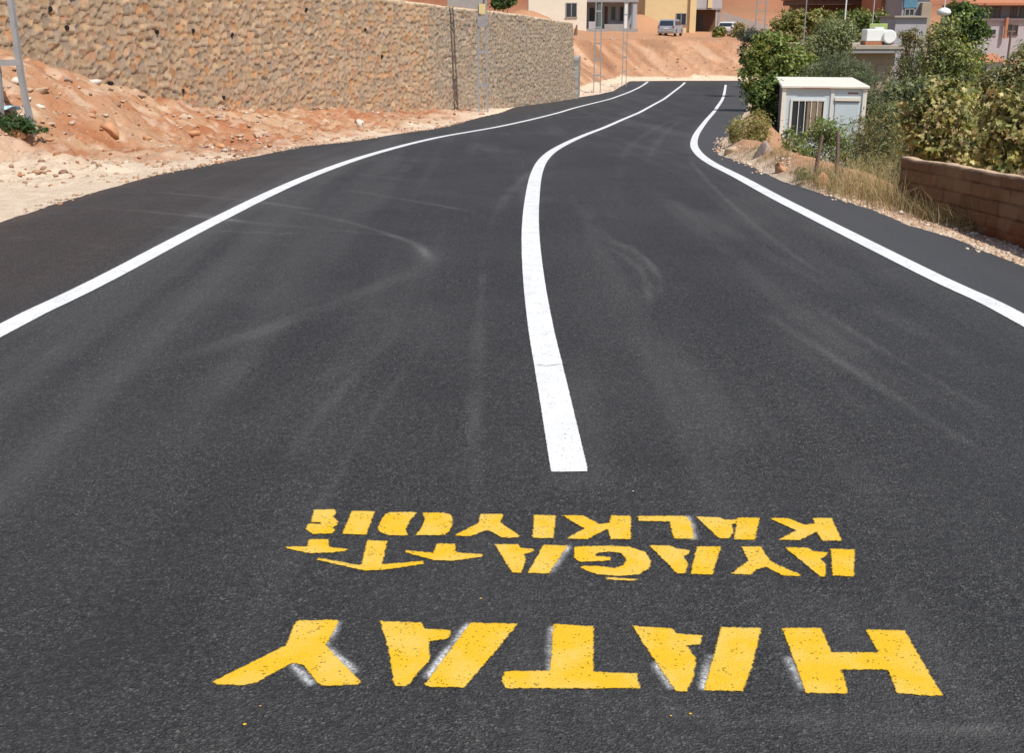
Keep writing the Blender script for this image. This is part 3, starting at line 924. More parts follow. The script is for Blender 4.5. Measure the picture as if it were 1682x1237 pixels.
# small yellow and pale paint drips near the lettering
def drips():
    pts = [(428, 1162), (402, 1192), (1102, 1178), (1040, 808), (1134, 1175), (790, 985)]
    for k, p in enumerate(pts):
        x, y = road_at(*p)
        r = random.uniform(.003, .006)
        V = [(x + r * random.uniform(.6, 1.2) * math.cos(a), y + r * random.uniform(.6, 1.2) * math.sin(a), float(zr(y)) + .0036) for a in np.linspace(0, 2 * math.pi, 9)[:-1]]
        yl = k != 3
        o = mesh_obj("paint_splash", V, [tuple(range(8))], MATS['yellow_paint' if yl else 'white_paint'], floats={"cover": [.02] * 8})
        tag(o, "tiny yellow paint splash on the asphalt around the lettering" if yl else "tiny white paint splash on the bare asphalt", "paint splash", "paint splashes on the asphalt")
drips()

# ------------------------------------------------------------------ walls with relief
def relief_wall(name, P, zbase, ztop, thick, ru, rv, pattern, mat, batter=0.0, parent=None):
    Q = resample(P, step=ru)
    T = np.gradient(Q, axis=0); T /= np.hypot(*T.T)[:, None]
    out = np.c_[T[:, 1], -T[:, 0]]                # to the right of the direction of travel
    s = np.r_[0, np.cumsum(np.hypot(*np.diff(Q, axis=0).T))]
    nu = len(Q)
    zb_, zt_ = zbase(Q), ztop(Q, s)
    nv = int(np.max(zt_ - zb_) / rv) + 2
    v = np.linspace(0, 1, nv)
    U = np.repeat(s[:, None], nv, 1)
    Z = zb_[:, None] + (zt_ - zb_)[:, None] * v[None]
    vv = Z - Z.mean(0).mean() * 0
    off, col = pattern(U, vv, (zt_[:, None] - Z))
    back = batter * (Z - zb_[:, None])
    XYp = Q[:, None] + out[:, None] * (off - back)[..., None]
    front = np.concatenate([XYp, Z[..., None]], -1).reshape(-1, 3)
    i = np.arange(nu * nv).reshape(nu, nv)
    F = [np.stack([i[:-1, :-1], i[1:, :-1], i[1:, 1:], i[:-1, 1:]], -1).reshape(-1, 4)]
    V = [front]; C = [col.reshape(-1, 3)]
    base = nu * nv
    # cap and back
    cap_c = col[:, -1]
    mid = np.c_[Q - out * (thick * .5 + batter * (zt_ - zb_))[:, None], zt_ + .004]
    bk = np.c_[Q - out * (thick + batter * (zt_ - zb_))[:, None], zt_]
    bb = np.c_[Q - out * (thick + batter * (zt_ - zb_))[:, None], zb_ - .3]
    V += [mid, bk, bb]; C += [cap_c, cap_c, cap_c]
    m0 = base + np.arange(nu); m1 = m0 + nu; m2 = m1 + nu
    for a, b in ((i[:, -1], m0), (m0, m1), (m1, m2)):
        F.append(np.stack([a[:-1], a[1:], b[1:], b[:-1]], -1))
    # ends
    base += 3 * nu
    for e, flip in ((0, True), (nu - 1, False)):
        bp = np.c_[np.repeat((Q[e] - out[e] * (thick + batter * (zt_[e] - zb_[e])))[None], nv, 0), Z[e]]
        V.append(bp); C.append(col[e])
        b = base + np.arange(nv); a = i[e]
        q = np.stack([a[:-1], b[:-1], b[1:], a[1:]], -1)
        F.append(q if not flip else q[:, ::-1]); base += nv
    F = np.concatenate(F)
    return mesh_obj(name, np.concatenate(V), F, mat, parent, colors=np.clip(np.concatenate(C), 0, 1)), Q, out, s, zb_, zt_

def rubble_pattern(su, sv, seed, palette, mortar, bend=1e6):
    pal = np.array(palette)
    def f(U, Vv, dtop):
        u = U / su; v = Vv / sv
        wob = .35 * (fbm(U * 1.6, Vv * 1.6, seed + 3, 3) - .5)
        u = u + wob; v = v + .5 * (fbm(U * 1.4 + 9, Vv * 1.4, seed + 8, 3) - .5)
        iu, iv = np.floor(u), np.floor(v)
        d1 = np.full(u.shape, 9.); d2 = np.full(u.shape, 9.); idx = np.zeros(u.shape); px = np.zeros(u.shape); py = np.zeros(u.shape)
        for a in (-2, -1, 0, 1, 2):
            for b in (-2, -1, 0, 1, 2):
                cu, cv = iu + a, iv + b
                h1 = _hash(cu, cv, seed); h2 = _hash(cu, cv, seed + 1); h3 = _hash(cu, cv, seed + 2)
                wx, wy = cu + .08 + .84 * h1, cv + .08 + .84 * h2
                dd = np.hypot(u - wx, v - wy) - .42 * (h3 - .5)
                m1 = dd < d1
                d2 = np.where(m1, d1, np.minimum(d2, dd))
                idx = np.where(m1, cu * 131.7 + cv * 71.3, idx)
                px = np.where(m1, u - wx, px); py = np.where(m1, v - wy, py)
                d1 = np.minimum(d1, dd)
        e = d2 - d1
        k = np.round(idx * 10).astype(np.int64)
        r1 = _hash(k, k * 0, seed + 5); r2 = _hash(k, k * 0 + 3, seed + 6); r3 = _hash(k, k * 0 + 7, seed + 7)
        n = fbm(U * 7, Vv * 7, seed + 20, 3) - .5
        m = ss(.17, .08, e + .16 * n)              # 1 in the mortar
        depth = .008 + .03 * r3 ** 2
        face = -depth * ss(.05, .26, e) * (.65 + .5 * r2) + .02 * (r1 - .5) * px - (.01 + .035 * r2) * py + .018 * n
        off = .015 * m + face * (1 - m) + .008 * n
        c = pal[np.minimum((r1 * len(pal)).astype(int), len(pal) - 1)] * (.85 + .30 * r2)[..., None]
        c = c * (1 + .35 * n)[..., None]
        mm = np.array(mortar) * (.9 + .5 * (n + .1))[..., None]
        c = c * (1.13, 1.06, 1.01)
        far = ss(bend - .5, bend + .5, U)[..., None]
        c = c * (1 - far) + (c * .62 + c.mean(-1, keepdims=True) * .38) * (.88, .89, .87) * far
        c = c * (1 - m)[..., None] + mm * m[..., None]
        cap = ss(.10, .05, dtop)[..., None]
        c = c * (1 - cap) + np.array(mortar) * 1.25 * cap
        return off, c
    return f
STONES = [(.42, .295, .185), (.43, .25, .13), (.37, .28, .195), (.41, .28, .185), (.33, .25, .18), (.43, .315, .20), (.39, .24, .15), (.29, .235, .185), (.37, .285, .205)]
def wall_top(Q, s):
    return zr(Q[:, 1]) + 3.92 + .05 * (fbm(s * .7, s * 0, 14, 3) - .5) + np.interp(Q[:, 1], [8, 22, 42, 49, 60.5], [0, 0, .02, 0, -.08])
wall_root = thing("retaining_wall", "tall tan rubble stone retaining wall with pale mortar joints, curving along the road's left side", "stone wall", (WALL[2][0], WALL[2][1], float(zr(WALL[2][1]))))
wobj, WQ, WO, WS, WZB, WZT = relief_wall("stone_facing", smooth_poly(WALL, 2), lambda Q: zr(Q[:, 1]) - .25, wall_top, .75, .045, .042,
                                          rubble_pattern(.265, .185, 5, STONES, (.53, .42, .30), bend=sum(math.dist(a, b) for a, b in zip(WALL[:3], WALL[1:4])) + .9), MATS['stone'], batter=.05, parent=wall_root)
# weep holes: short dark pipes through the wall
for hx, hy in [(118, 45), (265, 52), (323, 50), (388, 56), (185, 137), (305, 149), (371, 160), (92, 14), (632, 92), (607, 48), (512, 15)]:
    r = ray(hx, hy)
    best = None
    for k in range(0, len(WQ), 2):
        Yk = WQ[k][1] - WO[k][1] * .0
        if abs(r[0] * Yk - WQ[k][0]) < .06 or best is None or abs(r[0] * Yk - WQ[k][0]) < best[0]:
            if best is None or abs(r[0] * Yk - WQ[k][0]) < best[0]: best = (abs(r[0] * Yk - WQ[k][0]), k)
    k = best[1]
    zc = CAM_H + r[2] * WQ[k][1]
    bt = .05 * (zc - WZB[k])
    c = np.array([*WQ[k], 0]) - np.array([*WO[k], 0]) * bt
    c[2] = zc
    o = np.array([*WO[k], 0])
    MB().tube([c - o * .15, c + o * .035], .055, 10).build("weep_hole", MATS['dark'], wall_root)

# lower grey section after the end of the stone wall
g0, g1 = np.array(WALL[-1]), np.array(road_at(966, 155.5)) + (-.45, .35)
gw = thing("retaining_wall", "short low grey wall section just beyond the far end of the tall stone wall", "stone wall", (*((g0 + g1) / 2), float(zr(61))))
relief_wall("stone_facing", [tuple(g0 + (g1 - g0) * .02 + (.12, 0)), tuple(g1)], lambda Q: zr(Q[:, 1]) - .3, lambda Q, s: zr(Q[:, 1]) + 2.15 + 0 * s, .6, .06, .06,
            rubble_pattern(.5, .4, 25, [(.30, .30, .29), (.26, .27, .27), (.34, .32, .30)], (.33, .32, .30)), MATS['stone'], parent=gw)

# brown block wall on the right
def block_pattern(hc, lb, seed, top0):
    def f(U, Vv, dtop):
        dline = top0(U) - Vv                     # depth below the straight course line
        row = np.floor(dline / hc); fv = dline / hc - row
        uu = U / lb + .5 * (row % 2) + .13 * _hash(row, row * 0, seed)
        ci = np.floor(uu); fu = uu - ci
        ev = np.minimum(fv, 1 - fv) * hc; eu = np.minimum(fu, 1 - fu) * lb
        n = fbm(U * 14, Vv * 14, seed, 4) - .5
        e = np.minimum(ev, eu) + .006 * n
        j = ss(.0095, .004, e)
        r1 = _hash(ci, row, seed + 1); r2 = _hash(ci, row, seed + 2)
        jd = .35 + .65 * (fbm(U * 3, Vv * 3, seed + 9, 2))
        off = -.014 * j * jd + .006 * (r1 - .5) + .006 * n
        c = np.array([.235, .125, .068]) * (.86 + .28 * r2 + .3 * n)[..., None]
        c = c * (1 - .7 * j[..., None] * jd[..., None])
        low = ss(.36, .50, dtop + .06 * (fbm(U * 3, U * 0, seed + 4, 2) - .5))[..., None]
        c = c * (1 - low) + np.array([.24, .085, .04]) * low * (.9 + .5 * n)[..., None]
        smear = ss(.62, .75, fbm(U * 2.2, Vv * 5, seed + 30, 3))[..., None] * .35
        c = c * (1 - smear) + np.array([.32, .21, .13]) * smear
        cap = ss(.022, .008, dtop + .02 * n)[..., None]
        c = c * (1 - cap) + np.array([.56, .40, .27]) * cap
        off = off - .005 * ss(.02, 0, dtop) * (.5 + n)
        return off, c
    return f
bw0 = at(1481, 258, 11.6); bw1 = at(1688, 293, 9.05)
ext = (bw1 - bw0)[:2] / np.linalg.norm((bw1 - bw0)[:2])
bw2 = bw1[:2] + ext * 3.2
def bwz(Q, s):
    L = np.linalg.norm((bw1 - bw0)[:2])
    return bw0[2] + (bw1[2] - bw0[2]) * s / L + .03 * (fbm(s * 3.1, s * 0, 8, 4) - .5)
# travel direction: near to far so that 'right of travel' would face away; go far to near with the road on its right
bwall = thing("block_wall", "low brown concrete block garden wall with pale top on the right verge", "block wall", (bw0[0], bw0[1], float(zr(bw0[1]))))
relief_wall("block_courses", [tuple(bw0[:2]), tuple(bw1[:2]), tuple(bw2)], lambda Q: zr(Q[:, 1]) * 0 - .35, bwz, .11, .012, .012, block_pattern(.122, .36, 4, lambda U: bw0[2] + .012 + (bw1[2] - bw0[2]) * U / np.linalg.norm((bw1 - bw0)[:2])), MATS['block'], parent=bwall)

# ------------------------------------------------------------------ rocks
def rock_mesh(seed, rough=.35):
    import bmesh
    bm = bmesh.new()
    bmesh.ops.create_icosphere(bm, subdivisions=2, radius=1)
    r = np.random.default_rng(seed)
    planes = r.normal(size=(11, 3)); planes /= np.linalg.norm(planes, axis=1)[:, None]
    cut = r.uniform(.22, .62, 11)
    for v in bm.verts:
        p = np.array(v.co)
        for n, c in zip(planes, cut):
            d = p @ n
            if d > c: p = p - n * (d - c)
        p *= 1 + rough * .12 * (r.random() - .5)
        v.co = p
    V = np.array([v.co for v in bm.verts]); V = (V - (V.max(0) + V.min(0)) / 2) / ((V.max(0) - V.min(0)) / 2)
    F = np.array([[v.index for v in f.verts] for f in bm.faces])
    bm.free()
    return V, F
ROCKS = [rock_mesh(100 + k) for k in range(8)]
def place_rock(x, y, size, mat, k, label, group=None, squash=.6, yaw=0, sink=.25, name="rock", z=None):
    V, F = ROCKS[k % len(ROCKS)]
    c, s = math.cos(yaw), math.sin(yaw)
    sx, sy, sz = (size if isinstance(size, (tuple, list)) else (size, size * .8, size * squash))
    W = V * (sx, sy, sz)
    W = np.c_[W[:, 0] * c - W[:, 1] * s, W[:, 0] * s + W[:, 1] * c, W[:, 2]]
    hs = [H(x + a * sx * .7, y + b * sy * .7) for a, b in ((0, 0), (1, 0), (-1, 0), (0, 1), (0, -1))]
    zz = min(hs) * .6 + hs[0] * .4 + sz * (.62 - 1.2 * sink)
    o = mesh_obj(name, W, F, MATS[mat])
    o.location = (x, y, zz)
    return tag(o, label, "rock", group)

def px_rock(px, py, wpx, hpx, mat, k, label, **kw):
    g = ground_at(px, py)
    m = mpp(g[1], g[2])
    return place_rock(g[0], g[1], (wpx * m / 2, wpx * m * .42, hpx * m / 2 * 1.15), mat, k, label, **kw)
px_rock(183, 216, 34, 26, 'rock_orange', 1, "largest orange-tan boulder lying alone on the dirt at the left", sink=-.12)
px_rock(1256, 250, 38, 46, 'rock_pink', 1, "pinkish grey boulder on the right verge beside the dry yellow shrub", sink=.56, yaw=.8)
px_rock(1288, 278, 36, 20, 'rock_orange', 0, "orange earthy rock on the right verge below the pinkish grey boulder", sink=.3, yaw=.6)
px_rock(1351, 305, 18, 26, 'rock_orange', 4, "upright salmon-coloured stone in the dry grass at the road's right edge", sink=.1)
px_rock(1200, 252, 22, 18, 'rock_tan', 5, "pale tan stone at the inner corner of the right verge", sink=.2)
px_rock(362, 178, 24, 14, 'rock_pale', 2, "flat pale stone lying at the foot of the stone wall", sink=.15)
px_rock(152, 132, 30, 14, 'rock_pale', 5, "pale slab of stone on top of the orange soil heap by the wall", sink=.2)
px_rock(590, 207, 16, 18, 'rock_pale', 6, "small whitish upright stone at the road's left edge near the wall's middle", sink=.1)
px_rock(1592, 353 + 24, 22, 10, 'rock_orange', 7, "reddish stone lying against the foot of the block wall", sink=.2)
px_rock(66, 176, 20, 10, 'rock_pale', 0, "whitish stone slab just right of the lattice pole's leg", sink=.2)
px_rock(1480, 352, 15, 8, 'rock_pale', 1, "small white stone at the asphalt edge before the block wall", sink=.2)

r_ = random.Random(3)
mats = ['rock_tan', 'rock_tan', 'rock_orange', 'rock_pale', 'rock_orange', 'rock_tan', 'rock_pink']
lab = {'rock_tan': "loose tan stone in the rubble between the asphalt and the stone wall",
       'rock_orange': "loose orange stone in the rubble between the asphalt and the stone wall",
       'rock_pale': "loose whitish stone in the rubble between the asphalt and the stone wall",
       'rock_pink': "loose pinkish grey stone in the rubble between the asphalt and the stone wall"}
cnt = 0
while cnt < 95:
    px = r_.uniform(-10, 660); py = r_.uniform(120, 250)
    if px > 420 and py > 250 - (px - 420) * .14: continue
    if px < 300 and py > 235: continue
    g = ground_at(px, py)
    dl, sl, _ = seg_dist(np.array([g[0]]), np.array([g[1]]), FOOT)
    al_, as_, _ = seg_dist(np.array([g[0]]), np.array([g[1]]), AL_full)
    if dl[0] * sl[0] > -.1 or al_[0] * as_[0] < .12: continue
    mt = r_.choice(mats)
    sz = min(.19, .035 + r_.expovariate(1 / .042))
    place_rock(g[0], g[1], (sz, sz * r_.uniform(.6, .9), sz * r_.uniform(.3, .6)), mt, r_.randrange(8), lab[mt], "loose stones in the rubble below the stone wall", yaw=r_.uniform(0, 6.3), sink=.22)
    cnt += 1

def gravel(name, pts, sizes, cols, label):
    V0 = np.array([(-1, -.7, -.4), (.9, -.8, -.4), (1, .7, -.4), (-.8, .9, -.4), (-.5, -.4, .5), (.5, -.5, .6), (.6, .4, .45), (-.4, .5, .55)])
    F0 = np.array([(0, 1, 5, 4), (1, 2, 6, 5), (2, 3, 7, 6), (3, 0, 4, 7), (4, 5, 6, 7), (3, 2, 1, 0)])
    n = len(pts)
    R = np.random.default_rng(5)
    yaw = R.uniform(0, 6.3, n)
    jit = V0[None] * R.uniform(.7, 1.3, (n, 8, 3)) * np.array(sizes)[:, None, None]
    c, s = np.cos(yaw)[:, None], np.sin(yaw)[:, None]
    V = np.stack([jit[..., 0] * c - jit[..., 1] * s, jit[..., 0] * s + jit[..., 1] * c, jit[..., 2] * .8], -1) + np.array(pts)[:, None]
    F = (F0[None] + 8 * np.arange(n)[:, None, None]).reshape(-1, 4)
    o = mesh_obj(name, V.reshape(-1, 3), F, MATS['stone'], colors=np.repeat(np.array(cols), 8, 0))
    tag(o, label, "gravel", kind="stuff")
def gravel_all():
    R = np.random.default_rng(8)
    pal = np.array([(.60, .42, .29), (.55, .34, .21), (.48, .23, .12), (.66, .53, .42), (.42, .26, .17)])
    P, S = [], []
    ar = np.array(AR_full)
    while len(P) < 2600:                          # right verge
        y = R.uniform(6.5, 12.5) if R.random() < .85 else R.uniform(12.5, 19); x = np.interp(y, [a[1] for a in AR], [a[0] for a in AR]) + abs(R.normal(.0, .28)) + .03
        P.append((x, y)); S.append(R.gamma(1.6, .0040) + .0035)
    while len(P) < 14000:                          # left rubble
        px, py = R.uniform(0, 800), R.uniform(125, 300)
        y = R.uniform(11, 44); x = R.uniform(-13, 2)
        P.append((x, y)); S.append(R.gamma(1.6, .010) + .008)
    while len(P) < 16500:                         # clods on the bank behind the road
        P.append((R.uniform(4, 24), R.uniform(62, 96))); S.append(R.gamma(1.3, .016) + .015)
    P = np.array(P); S = np.array(S)
    al, asd, _ = seg_dist(P[:, 0], P[:, 1], AL_full); ar_, ars, _ = seg_dist(P[:, 0], P[:, 1], AR_full)
    dl, sl, _ = seg_dist(P[:, 0], P[:, 1], FOOT)
    dense = fbm(P[:, 0] * .7, P[:, 1] * .7, 71, 3)
    ok = ((al * asd > .05) & (dl * sl < -.05) & (dense > .38) & (P[:, 1] > 13)) | ((-ar_ * ars > .0) & (-ar_ * ars < 1.2)) | ((dl * sl > .2) & (dl * sl < 9) & (P[:, 0] > 3.5) & (P[:, 1] > 61))
    P, S = P[ok], S[ok]
    Z = land(P[:, 0], P[:, 1])
    right = ((P[:, 0] > 2) & (P[:, 1] < 40))[:, None]
    palr = np.array([(.80, .66, .52), (.76, .60, .45), (.68, .46, .31), (.84, .72, .58), (.62, .38, .25)])
    k = R.integers(0, 5, len(P))
    # grit that has rolled onto the asphalt's rim
    E = []
    for Q, n in ((resample(AL, step=.02), 800), (resample(AR, step=.02), 550)):
        Q = Q[(Q[:, 1] > 6) & (Q[:, 1] < 45)]
        e = Q[R.integers(0, len(Q), n)] + R.normal(0, .07, (n, 2)) * (1, .4)
        E.append(e[vnoise(e[:, 0] * 0 + 3, e[:, 1] * .8, 52) > .35])
    E = np.concatenate(E); SE = R.gamma(1.5, .004) + R.gamma(1.5, .004, len(E)) + .004
    k = np.r_[k, R.integers(0, 5, len(E))]; right = np.r_[right, (E[:, 0] > 2)[:, None]]
    Z = np.r_[Z, zr(E[:, 1]) + .002]; P = np.r_[P, E]; S = np.r_[S, SE]
    gravel("gravel", np.c_[P, Z + S * .2], S, np.clip(np.where(right, palr[k], pal[k]) * R.uniform(.8, 1.12, (len(P), 1)), 0, .9), "loose pale and orange gravel scattered along both dirt verges and the bank behind the road")
gravel_all()

# ------------------------------------------------------------------ vegetation
def leaf_cloud(name, clumps, n, size, palette, parent, aspect=.5, seed=1, droop=.2, shape='diamond', shell=.55, depth_mix=None):
    """clumps: (centre, radii). Leaves sit in twig bunches spread through each clump."""
    R = np.random.default_rng(seed)
    C = np.array([c for c, r in clumps], float); RR = np.array([r for c, r in clumps], float)
    vol = np.prod(RR, 1) ** .67; pk = vol / vol.sum()
    nb = max(12, n // 14)
    k = R.choice(len(C), nb, p=pk)
    d = R.normal(size=(nb, 3)); d /= np.linalg.norm(d, axis=1)[:, None]
    rad = shell + (1 - shell) * R.random(nb) ** .6
    rad *= R.uniform(.72, 1.12, nb)
    bc = C[k] + d * rad[:, None] * RR[k]
    bs = (RR[k].mean(1) * R.uniform(.10, .24, nb))
    per = R.integers(0, nb, n)
    p = bc[per] + R.normal(size=(n, 3)) * bs[per][:, None] * (1, 1, .8)
    pal = np.array(palette)
    bt = R.integers(0, len(pal), nb)
    col = pal[np.where(R.random(n) < .7, bt[per], R.integers(0, len(pal), n))] * R.uniform(.7, 1.3, (n, 1)) * R.uniform(.8, 1.2, nb)[per][:, None]
    nrm = d[per] * .7 + R.normal(size=(n, 3)) * .7 + (0, 0, .45)
    nrm /= np.linalg.norm(nrm, axis=1)[:, None]
    t = R.normal(size=(n, 3)) + d[per] * .6; t[:, 2] -= droop
    t -= nrm * (t * nrm).sum(1)[:, None]; t /= np.linalg.norm(t, axis=1)[:, None]
    b = np.cross(nrm, t)
    s = size * R.uniform(.55, 1.35, n)
    if shape == 'lobed':
        ang = np.array([0, 22, 42, 60, 82, 105, 135, 180, 225, 255, 278, 300, 318, 338]) * math.pi / 180
        rr = np.array([1.0, .62, .48, .88, .50, .78, .52, .30, .52, .78, .50, .88, .48, .62])
        m = len(ang)
        L = np.stack([rr * np.cos(ang), rr * np.sin(ang) * 1.0, -.25 * (rr * np.cos(ang)) ** 2 + .12 * np.abs(np.sin(ang))], -1)
        V = p[:, None] + s[:, None, None] * (L[None, :, :1] * t[:, None] + L[None, :, 1:2] * b[:, None] + L[None, :, 2:] * nrm[:, None])
        Vc = p[:, None] + 0 * s[:, None, None] * t[:, None]
        V = np.concatenate([V, Vc], 1)
        m1 = m + 1
        Fl = np.array([(i, (i + 1) % m, m) for i in range(m)])
        F = (Fl[None] + m1 * np.arange(n)[:, None, None]).reshape(-1, 3)
        cc = np.repeat(col, m1, 0)
    else:
        w = aspect
        L = np.array([(-.5, 0, 0), (0, -w / 2, .06), (.5, 0, -.05), (0, w / 2, .06)])
        V = p[:, None] + s[:, None, None] * (L[None, :, :1] * t[:, None] + L[None, :, 1:2] * b[:, None] + L[None, :, 2:] * nrm[:, None])
        F = (np.array([(0, 1, 2, 3)])[None] + 4 * np.arange(n)[:, None, None]).reshape(-1, 4)
        cc = np.repeat(col, 4, 0)
    return mesh_obj(name, V.reshape(-1, 3), F, MATS['leaf'], parent, colors=np.clip(cc, 0, 1))

def branches(name, base, clumps, r0, parent, mat='bark', seed=0):
    R = random.Random(seed)
    mb = MB()
    b = Vector(base)
    cen = Vector(np.mean([c for c, r in clumps], 0).tolist())
    low = min(c[2] - r[2] * .3 for c, r in clumps)
    fork = Vector((b.x * .6 + cen.x * .4, b.y * .6 + cen.y * .4, b.z + max(.12, (low - b.z) * .75)))
    mb.tube([b - Vector((0, 0, .15)), b.lerp(fork, .5) + Vector((R.uniform(-.06, .06), 0, 0)), fork], [r0, r0 * .8, r0 * .65], 8)
    for c, r in clumps:
        c = Vector(c); r = Vector(r)
        mid = fork.lerp(c, .55) + Vector((R.uniform(-.2, .2) * r.x, R.uniform(-.2, .2) * r.y, .1 * r.z))
        mb.tube([fork, mid, c], [r0 * .5, r0 * .34, r0 * .18], 6)
        for q in range(5):
            e = c + Vector((R.uniform(-1, 1) * r.x, R.uniform(-1, 1) * r.y, R.uniform(-.5, 1) * r.z)) * .75
            mb.tube([mid.lerp(c, R.random()), (c + e) / 2, e], [r0 * .18, r0 * .12, r0 * .05], 5)
    return mb.build(name, MATS[mat], parent, smooth=True)

def plant(name, label, cat, Y, blobs, n, size, palette, trunk_r=.06, aspect=.5, seed=1, droop=.2, shape='diamond', group=None, deep=1.0, base_px=None, shell=.5, trunk=True):
    """blobs: (px, py, rx_px, ry_px[, dY]) ellipses of the crown as seen in the photo, at distance Y"""
    cl = []
    for bl in blobs:
        px, py, rx, ry = bl[:4]; y = Y + (bl[4] if len(bl) > 4 else 0)
        c = at(px, py, y); m = mpp(y, c[2])
        cl.append((tuple(c), (rx * m, max(rx, ry) * m * deep * .9, ry * m)))
    cx = float(np.mean([c[0] for c, r in cl])) if base_px is None else float(at(base_px, 150, Y)[0])
    bz = H(cx, Y)
    t = thing(name, label, cat, (cx, Y, bz), group)
    low = min(c[2] - r[2] for c, r in cl)
    if trunk and shape != 'lobed' and low - bz > 1.2:          # lower boughs down towards the ground
        rx = max(r[0] for c, r in cl)
        for q in (-.6, .5):
            cl.append(((cx + q * rx, Y + .3, bz + (low - bz) * .62), (rx * .95, rx * .9, (low - bz) * .5)))
        n = int(n * 1.25)
    leaf_cloud("crown" if trunk else "foliage", cl, n, size, palette, t, aspect, seed, droop, shape, shell)
    branches("trunk" if trunk else "stem", (cx, Y, bz), cl, trunk_r, t, seed=seed)
    return t

FIG = [(.150, .142, .052), (.19, .17, .07), (.10, .105, .04), (.23, .20, .095), (.06, .075, .028), (.17, .125, .065)]
GREEN = [(.085, .115, .030), (.105, .135, .038), (.06, .088, .024), (.13, .15, .045)]
OLIVE = [(.115, .125, .06), (.09, .10, .05), (.14, .15, .08), (.075, .09, .04)]
GREYGREEN = [(.055, .072, .038), (.075, .09, .05), (.042, .055, .03), (.09, .10, .06)]
DARKG = [(.03, .05, .016), (.045, .07, .02), (.025, .038, .014), (.06, .085, .025)]
YGREEN = [(.13, .135, .03), (.16, .15, .045), (.10, .12, .03), (.08, .10, .025)]
DRY = [(.30, .24, .11), (.25, .22, .09), (.20, .19, .07), (.33, .27, .15)]
BROWNG = [(.15, .14, .055), (.19, .16, .07), (.12, .12, .05), (.16, .11, .05)]

def lift(p, k): return [tuple(min(.9, c * k) for c in q) for q in p]
FIG = lift(FIG, 2.35); GREEN = lift(GREEN, 2.15); OLIVE = lift(OLIVE, 2.4); GREYGREEN = lift(GREYGREEN, 2.5)
DARKG = lift(DARKG, 2.1); YGREEN = lift(YGREEN, 1.95); DRY = lift(DRY, 1.5); BROWNG = lift(BROWNG, 1.8)

# the fig bushes behind the block wall
plant("fig_tree", "broad-leaved yellow-green fig bush over the left end of the block wall", "fig tree", 13.4,
      [(1545, 195, 52, 58), (1515, 225, 38, 46), (1585, 185, 38, 45, .5), (1570, 245, 60, 40), (1545, 150, 28, 26), (1500, 190, 24, 28)], 5600, .044, FIG, .035, seed=3, shape='lobed', droop=.5, base_px=1560)
plant("fig_tree", "broad-leaved yellow-green fig bush at the photo's right edge behind the block wall", "fig tree", 12.2,
      [(1660, 215, 55, 55), (1640, 250, 45, 40), (1690, 185, 42, 48), (1650, 170, 30, 26), (1720, 240, 50, 50)], 5600, .042, FIG, .035, seed=4, shape='lobed', droop=.5, base_px=1670)
# shrubs along the verge
plant("weedy_shrub", "straw-brown feathery weeds in front of the grey-green weed shrub", "shrub", 14.6,
      [(1440, 280, 34, 30), (1405, 285, 26, 26), (1468, 295, 24, 30), (1378, 288, 18, 22), (1452, 318, 26, 18)], 5200, .06, DRY + BROWNG + OLIVE[:2], .010, .10, seed=25, droop=-.7, trunk=False)
plant("weedy_shrub", "low olive-brown weeds at the asphalt's right edge in front of the wooden stakes", "shrub", 13.0,
      [(1400, 302, 28, 18), (1438, 322, 30, 18), (1355, 292, 26, 14), (1320, 285, 20, 10)], 4200, .05, OLIVE + DRY + BROWNG[:2], .008, .12, seed=26, droop=-.7, trunk=False)
plant("weedy_shrub", "grey-green feathery weed shrub between the site cabin and the fig bushes", "shrub", 17.5,
      [(1450, 215, 32, 50), (1430, 255, 34, 40), (1470, 260, 30, 42), (1465, 185, 26, 26), (1415, 225, 20, 36)], 8000, .06, GREYGREEN + BROWNG + OLIVE + DRY[:1], .03, .22, seed=5, droop=-.5, trunk=False)
plant("green_shrub", "bright green leafy shrub in front of the white site cabin", "shrub", 19.5,
      [(1297, 232, 16, 28), (1300, 268, 22, 20), (1335, 240, 34, 38), (1375, 235, 26, 40), (1310, 262, 26, 26), (1355, 215, 24, 28), (1390, 262, 26, 30)], 5200, .075, GREEN + OLIVE[:2], .03, .32, seed=6, droop=-.4, trunk=False)
plant("dry_shrub", "yellowish dry shrub at the inner corner of the right verge", "shrub", 21.0,
      [(1222, 215, 26, 22), (1246, 210, 20, 28), (1205, 222, 12, 16), (1236, 232, 24, 14)], 5200, .07, DRY + DRY + YGREEN[:2], .02, .20, seed=7, droop=-.5, trunk=False)
plant("green_shrub", "dark green shrub left of the site cabin, behind the dry yellow shrub", "shrub", 36.5,
      [(1258, 190, 20, 32), (1250, 165, 20, 26), (1266, 150, 16, 26), (1272, 205, 10, 26)], 4800, .13, DARKG + GREEN, .04, .5, seed=8, trunk=False)
# trees behind the cabin, left to right
plant("bushy_tree", "bright mid-green bushy tree at the road's far right edge, left of the site cabin", "tree", 46.0,
      [(1265, 95, 38, 36), (1245, 130, 32, 32), (1290, 105, 42, 34), (1265, 70, 26, 20), (1285, 140, 36, 30), (1240, 95, 22, 22), (1320, 120, 30, 30)], 9000, .17, GREEN + YGREEN[:2], .10, .55, seed=9)
plant("leafy_tree", "olive-green tree with brownish tips reaching the top of the photo right of the lattice tower", "tree", 74.0,
      [(1300, 42, 32, 28), (1290, 58, 26, 18), (1345, 32, 28, 16), (1310, 32, 20, 14)], 6500, .24, BROWNG + YGREEN, .12, .5, seed=10)
plant("olive_tree", "large rounded grey-green olive tree left of the water tank", "tree", 55.0,
      [(1372, 62, 36, 28), (1345, 75, 36, 26), (1386, 50, 28, 20), (1330, 90, 30, 22), (1380, 80, 24, 16), (1365, 48, 26, 18)], 9000, .17, OLIVE, .13, .32, seed=11)
